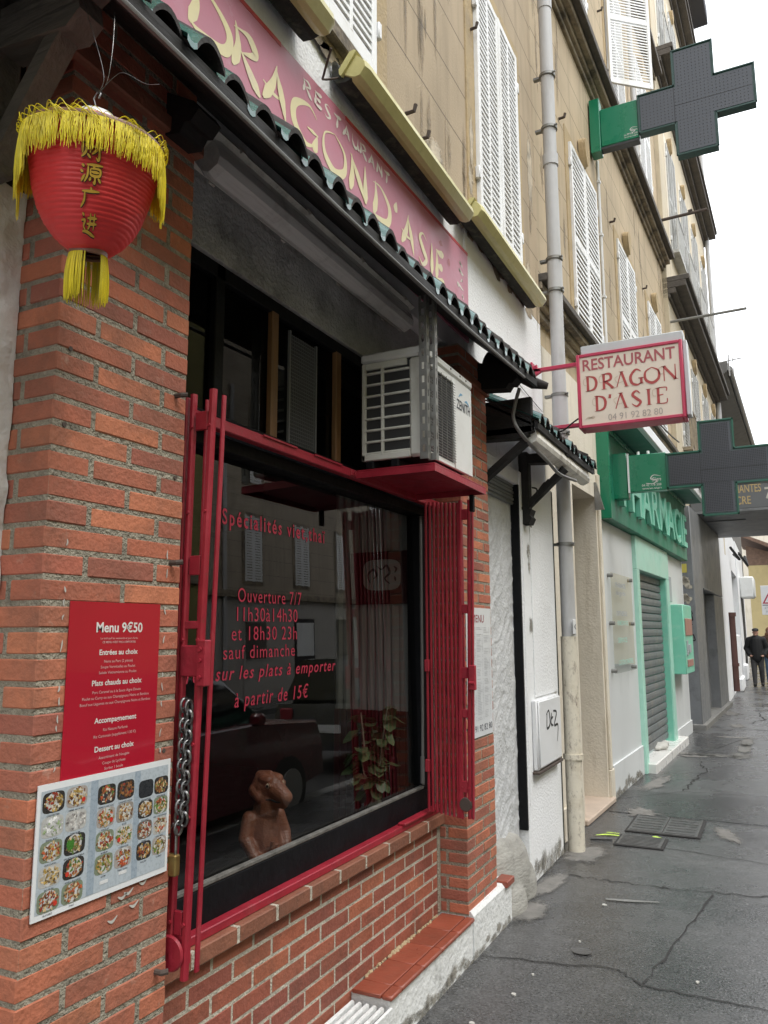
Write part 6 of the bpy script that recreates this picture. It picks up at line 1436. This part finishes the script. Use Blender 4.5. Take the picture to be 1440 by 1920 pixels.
b = MB(); b.box(.55, 12, 40, 46, 0, 4.6); b.build('wall', m_yellowwall, F_)
b = MB(); b.prism([(.3, 6.1), (.2, 6.0), (4.5, 3.9), (4.6, 4.1)], lambda u, v, d: (u, 39.5+d, v), 7); b.prism([(.5, 5.55), (.5, 4.6), (3.2, 4.6)], lambda u, v, d: (u, 40.01+d, v), 5.9); b.build('roof', m_rooftile, F_)
G_ = empty('pale_building', (3, 52, 0), 'distant pale yellow-grey building rising behind the yellow one', 'building')
b = MB(); b.box(-2, 14, 52, 60, 0, 7.4); b.build('wall', m_cream, G_)
for x in (1.2, 2.6): 
    b = MB(); b.box(x, x+.7, 51.97, 51.999, 5.2, 6.7); b.build('window', m_shade, G_)
ws = empty('warning_sign', (1.38, 29, 0), 'white panel with a red-rimmed exclamation triangle on a grey post', 'road sign')
b = MB(); b.box(1.12, 1.72, 29, 29.03, 2.13, 3.1, .01); b.build('panel', m_white2, ws)
b = MB(); b.tube([(1.42, 29.06, 0), (1.42, 29.06, 3.0)], .035, 10); b.build('post', m_steel, ws, smooth=60)
Q = lambda u, v: (1.42+u, 28.996, 2.5+v)
b = MB(); T = [(-.27, 0), (.27, 0), (0, .5)]; t2 = [(-.2, .04), (.2, .04), (0, .41)]
b.add([Q(*p) for p in T+t2], [(0, 1, 4, 3), (1, 2, 5, 4), (2, 0, 3, 5)]); b.build('triangle', m_warnred, ws, fix=False)
b = MB(); b.add([Q(-.022, .34), Q(.022, .34), Q(.013, .15), Q(-.013, .15)], [(0, 1, 2, 3)]); b.disc(Q, 0, .1, .02, 10); b.box(1.15, 1.69, 28.994, 28.998, 2.44, 2.46); b.build('exclamation_mark', m_textdark, ws, fix=False)
text('sign_text', 'ATTENTION', Q if False else (lambda u, v: (1.42+u, 28.996, 2.31+v)), .08, .44, m_textgrey, ws, 0, 0, 'C'); text('sign_text', 'PIETONS', lambda u, v: (1.42+u, 28.996, 2.19+v), .08, .36, m_textgrey, ws, 0, 0, 'C')

# ================================================================ PEOPLE
def person(x, y, h, label, jacket, trousers, cap=None, hair=None, stride=.12):
    k = h/1.72; L = lambda a, b_, c: (x+a*k, y+b_*k, c*k)
    e = empty('person', (x, y, 0), label, 'person', 'pedestrians')
    legs = [[(L(-.09, .02, .88), .1*k), (L(-.1, -stride*.6, .48), .068*k), (L(-.1, -stride, .1), .05*k)], [(L(.09, .0, .88), .1*k), (L(.1, stride*.2, .48), .068*k), (L(.1, stride*1.1, .12), .05*k)]]
    feet = [[(L(-.1, -stride+.02, .05), .048*k), (L(-.11, -stride-.15, .04), .04*k)], [(L(.1, stride*1.1+.02, .06), .048*k), (L(.11, stride*1.1-.14, .045), .04*k)]]
    tor = [[(L(0, 0, .92), .15*k), (L(0, .02, 1.15), .165*k), (L(0, .02, 1.36), .15*k)], [(L(-.12, .02, 1.38), .085*k), (L(.12, .02, 1.38), .085*k)]]
    arms = [[(L(s*.2, .02, 1.38), .072*k), (L(s*.29, .05, 1.12), .06*k), (L(s*.2, -.08, .93), .05*k)] for s in (-1, 1)]
    head = [[(L(0, .01, 1.4), .06*k), (L(0, -.01, 1.5), .058*k)], [(L(0, -.02, 1.6), (.078*k, .095*k, .115*k))], [(L(0, -.115, 1.59), .017*k), (L(0, -.1, 1.62), .014*k)], [(L(-.078, -.01, 1.59), .02*k)], [(L(.078, -.01, 1.59), .02*k)], [(L(0, -.09, 1.53), .03*k)]]
    hands = []
    for s in (-1, 1):
        p = L(s*.17, -.12, .9); hands.append([(L(s*.19, -.09, .92), .035*k), (p, .035*k)])
        for j in range(5): hands.append([(p, .014*k), (L(s*(.15-.012*j), -.15-.008*j, .86+.012*j), .009*k)])
    organic('body', [l for l in legs]+feet+tor+arms+head+hands, m_skin, e, .012, 3)
    grow = lambda lb, g: [[(p, r+g*k) for p, r in l] for l in lb]
    organic('trousers', grow(legs, .012), trousers, e, .015, 2)
    organic('jacket', grow(tor, .025)+grow(arms, .018)+[[(L(0, 0, .84), .17*k), (L(0, 0, .95), .175*k)], [(L(0, .02, 1.43), .085*k), (L(0, .02, 1.47), .08*k)]], jacket, e, .015, 3)
    organic('shoes', grow(feet, .008), m_shoe, e, .012, 1)
    if cap: organic('cap', [[(L(0, -.015, 1.675), (.098*k, .112*k, .06*k))], [(L(0, -.11, 1.655), (.07*k, .07*k, .016*k))]], m_cap, e, .01, 2)
    if hair: organic('hair', [[(L(0, .02, 1.64), (.11*k, .115*k, .11*k))], [(L(-.08, .0, 1.52), .06*k)], [(L(.08, .0, 1.52), .06*k)], [(L(0, .05, 1.5), .08*k)]], m_hair, e, .012, 2)
    b = MB()
    for s in (-1, 1): b.tube([L(s*.03, -.113, 1.615), L(s*.03, -.118, 1.615)], .009*k, 8)
    b.build('eyes', m_textdark, e)
person(.93, 26, 1.68, 'pedestrian in black jacket and dark cap walking towards the camera, hands at pockets', m_jacket, m_trousers, cap=True)
person(1.3, 26.9, 1.7, 'pedestrian with auburn hair, brown jacket and blue jeans behind the one in black', m_jacket2, m_jeans, hair=True)

# ================================================================ OTHER SIDE OF THE STREET (seen mirrored in the shop window)
O_ = empty('opposite_building', (13.5, 30, 0), 'long beige terrace across the street with white shuttered windows, mirrored in the shop glass', 'building')
b = MB(); b.box(13, 17, 18.2, 70, 3.3, 14); b.build('upper_wall', m_opp, O_)
b = MB(); b.box(13, 17, 18.2, 70, -.1, 3.3); b.build('ground_floor_wall', m_oppl, O_)
b = MB(); b.box(12.85, 13, 18.2, 70, 3.2, 3.42, .02); b.build('string_course', m_cornice, O_)
b = MB(); b.tube([(12.92, 19.2, 0), (12.92, 19.2, 9.4)], .07, 8); b.build('downpipe', m_pipe, O_, smooth=60)
for i in range(16):
    y = 20.3+i*2.95
    for z in (3.75, 7.0):
        m = MB(); m.box(12.97, 13.0, y-.12, y+1.02, z-.1, z+2.25, .004); w = m.build('window', m_cornice, O_)
        for k in (0, 1):
            m = MB(); a = y+.45*k
            m.box(12.93, 12.97, a, a+.05, z, z+2.15); m.box(12.93, 12.97, a+.39, a+.44, z, z+2.15)
            for q in range(24): m.box(12.935, 12.97, a+.05, a+.39, z+.02+q*.088, z+.075+q*.088)
            m.build('shutter', m_shut, w)
    m = MB(); m.box(12.97, 13.0, y-.1, y+1.2, .0, 2.6, .004); d = m.build('doorway', m_shade if i % 3 else m_oppl, O_)
    m = MB(); m.box(12.94, 12.97, y, y+1.1, 1.3, 2.45, .004); m.build('door_panel', m_shut if i % 3 == 1 else m_greywood, d)
O2 = empty('opposite_building', (13.3, 4, 0), 'olive-yellow building across the street nearer the camera, mirrored in the shop glass', 'building')
b = MB(); b.box(12.9, 17, -30, 18.18, -.1, 13); b.build('wall', M('olive_render', (.3, .27, .1), .85, .1, 1.5), O2)
b = MB(); b.box(12.8, 12.9, -30, 18.18, 3.5, 3.75, .02); b.build('string_course', m_cornice, O2)
for i in range(12):
    m = MB(); m.box(12.86, 12.9, -25+i*3.5, -23.9+i*3.5, 4.4, 6.5, .004); w = m.build('window', m_shut if i % 2 else m_greywood, O2)
def car(x, y, label, paint, L_=4.0, H=1.46, van=False, group='cars parked across the pavement'):
    e = empty('parked_car', (x, y, -.14), label, 'car', group)
    X = lambda o, s, z: (x-o, y-s, z-.14)
    prof = [(-L_/2, .35), (-L_/2+.02, .7), (-L_/2+.12, .92), (-L_*.2, 1.0), (-.0, 1.0), (L_*.3, .98), (L_/2-.1, .93), (L_/2, .7), (L_/2, .32), (L_*.3, .22), (-L_*.3, .22)]
    def hull(b, prof, w, taper):
        n = len(prof); cols = [(-1, .0), (-.96, 1), (.96, 1), (1, 0)]; rings = []
        secs = [(-w, .06), (-w*.93, 0), (w*.93, 0), (w, .06)]; vs = []
        cz = .6
        for o, ins in secs: vs += [X(o*(1-taper*max(0, z-.95)), s*(1-ins*.5), cz+(z-cz)*(1-ins)) for s, z in prof]
        b.add(vs, [[j*n+i, j*n+(i+1) % n, (j+1)*n+(i+1) % n, (j+1)*n+i] for j in range(3) for i in range(n)]+[list(range(n)), [3*n+i for i in range(n)]])
    b = MB(); hull(b, prof, .86, 0); b.build('body', paint, e, smooth=35)
    top = [(-L_*.26, .98), (-L_*.12, H-.04), (-.0, H), (L_*.26 if not van else L_*.4, H-.03), (L_*.4 if not van else L_*.46, .98)]
    b = MB(); hull(b, top, .8, .35); b.build('glasshouse', m_carglass, e, smooth=35)
    roof = [(-L_*.115, H-.035), (-.0, H+.012), (L_*.255 if not van else L_*.4, H-.018), (L_*.25, H-.06), (-L_*.1, H-.07)]
    b = MB(); hull(b, roof, .77, .35); b.build('roof', paint, e, smooth=35)
    for s in (-L_*.31, L_*.31):
        for o in (-.8, .8):
            b = MB(); b.tube([X(o-.1, s, .31), X(o-.08, s, .31), X(o+.08, s, .31), X(o+.1, s, .31)], [.28, .31, .31, .28], 22); w = b.build('wheel', m_tyre, e, smooth=40)
            b = MB(); b.tube([X(o-.115, s, .31), X(o+.115, s, .31)], .19, 18); b.build('rim', m_antenna, w, smooth=40)
    for o in (-.62, .62):
        b = MB(); b.box(0, .3, 0, .08, 0, .14, .02); b.v = [X(o-.15+v[0], -L_/2+.0+v[1], .68+v[2]) for v in b.v]; b.build('headlight', m_shut, e, smooth=40)
        b = MB(); b.box(0, .2, 0, .06, 0, .2, .02); b.v = [X(o-.1+v[0], L_/2-.05+v[1], .68+v[2]) for v in b.v]; b.build('tail_light', m_red, e, smooth=40)
    for o in (-.93, .93):
        b = MB(); b.box(0, .16, 0, .1, 0, .12, .03); b.v = [X(o-.08+v[0], -L_*.17+v[1], .98+v[2]) for v in b.v]; b.build('mirror', paint, e, smooth=40)
    b = MB(); b.box(-.26, .26, 0, .02, 0, .11); b.v = [X(v[0], L_/2-.012+v[1], .55+v[2]) for v in b.v]; b.build('number_plate', m_shut, e)
car(3.5, 5.7, 'dark red car parked by the kerb, mirrored in the shop window', m_carred)
car(3.7, 11.4, 'dark grey hatchback parked beyond the red car, mirrored in the shop window', m_cargrey, 3.9, 1.55, True)
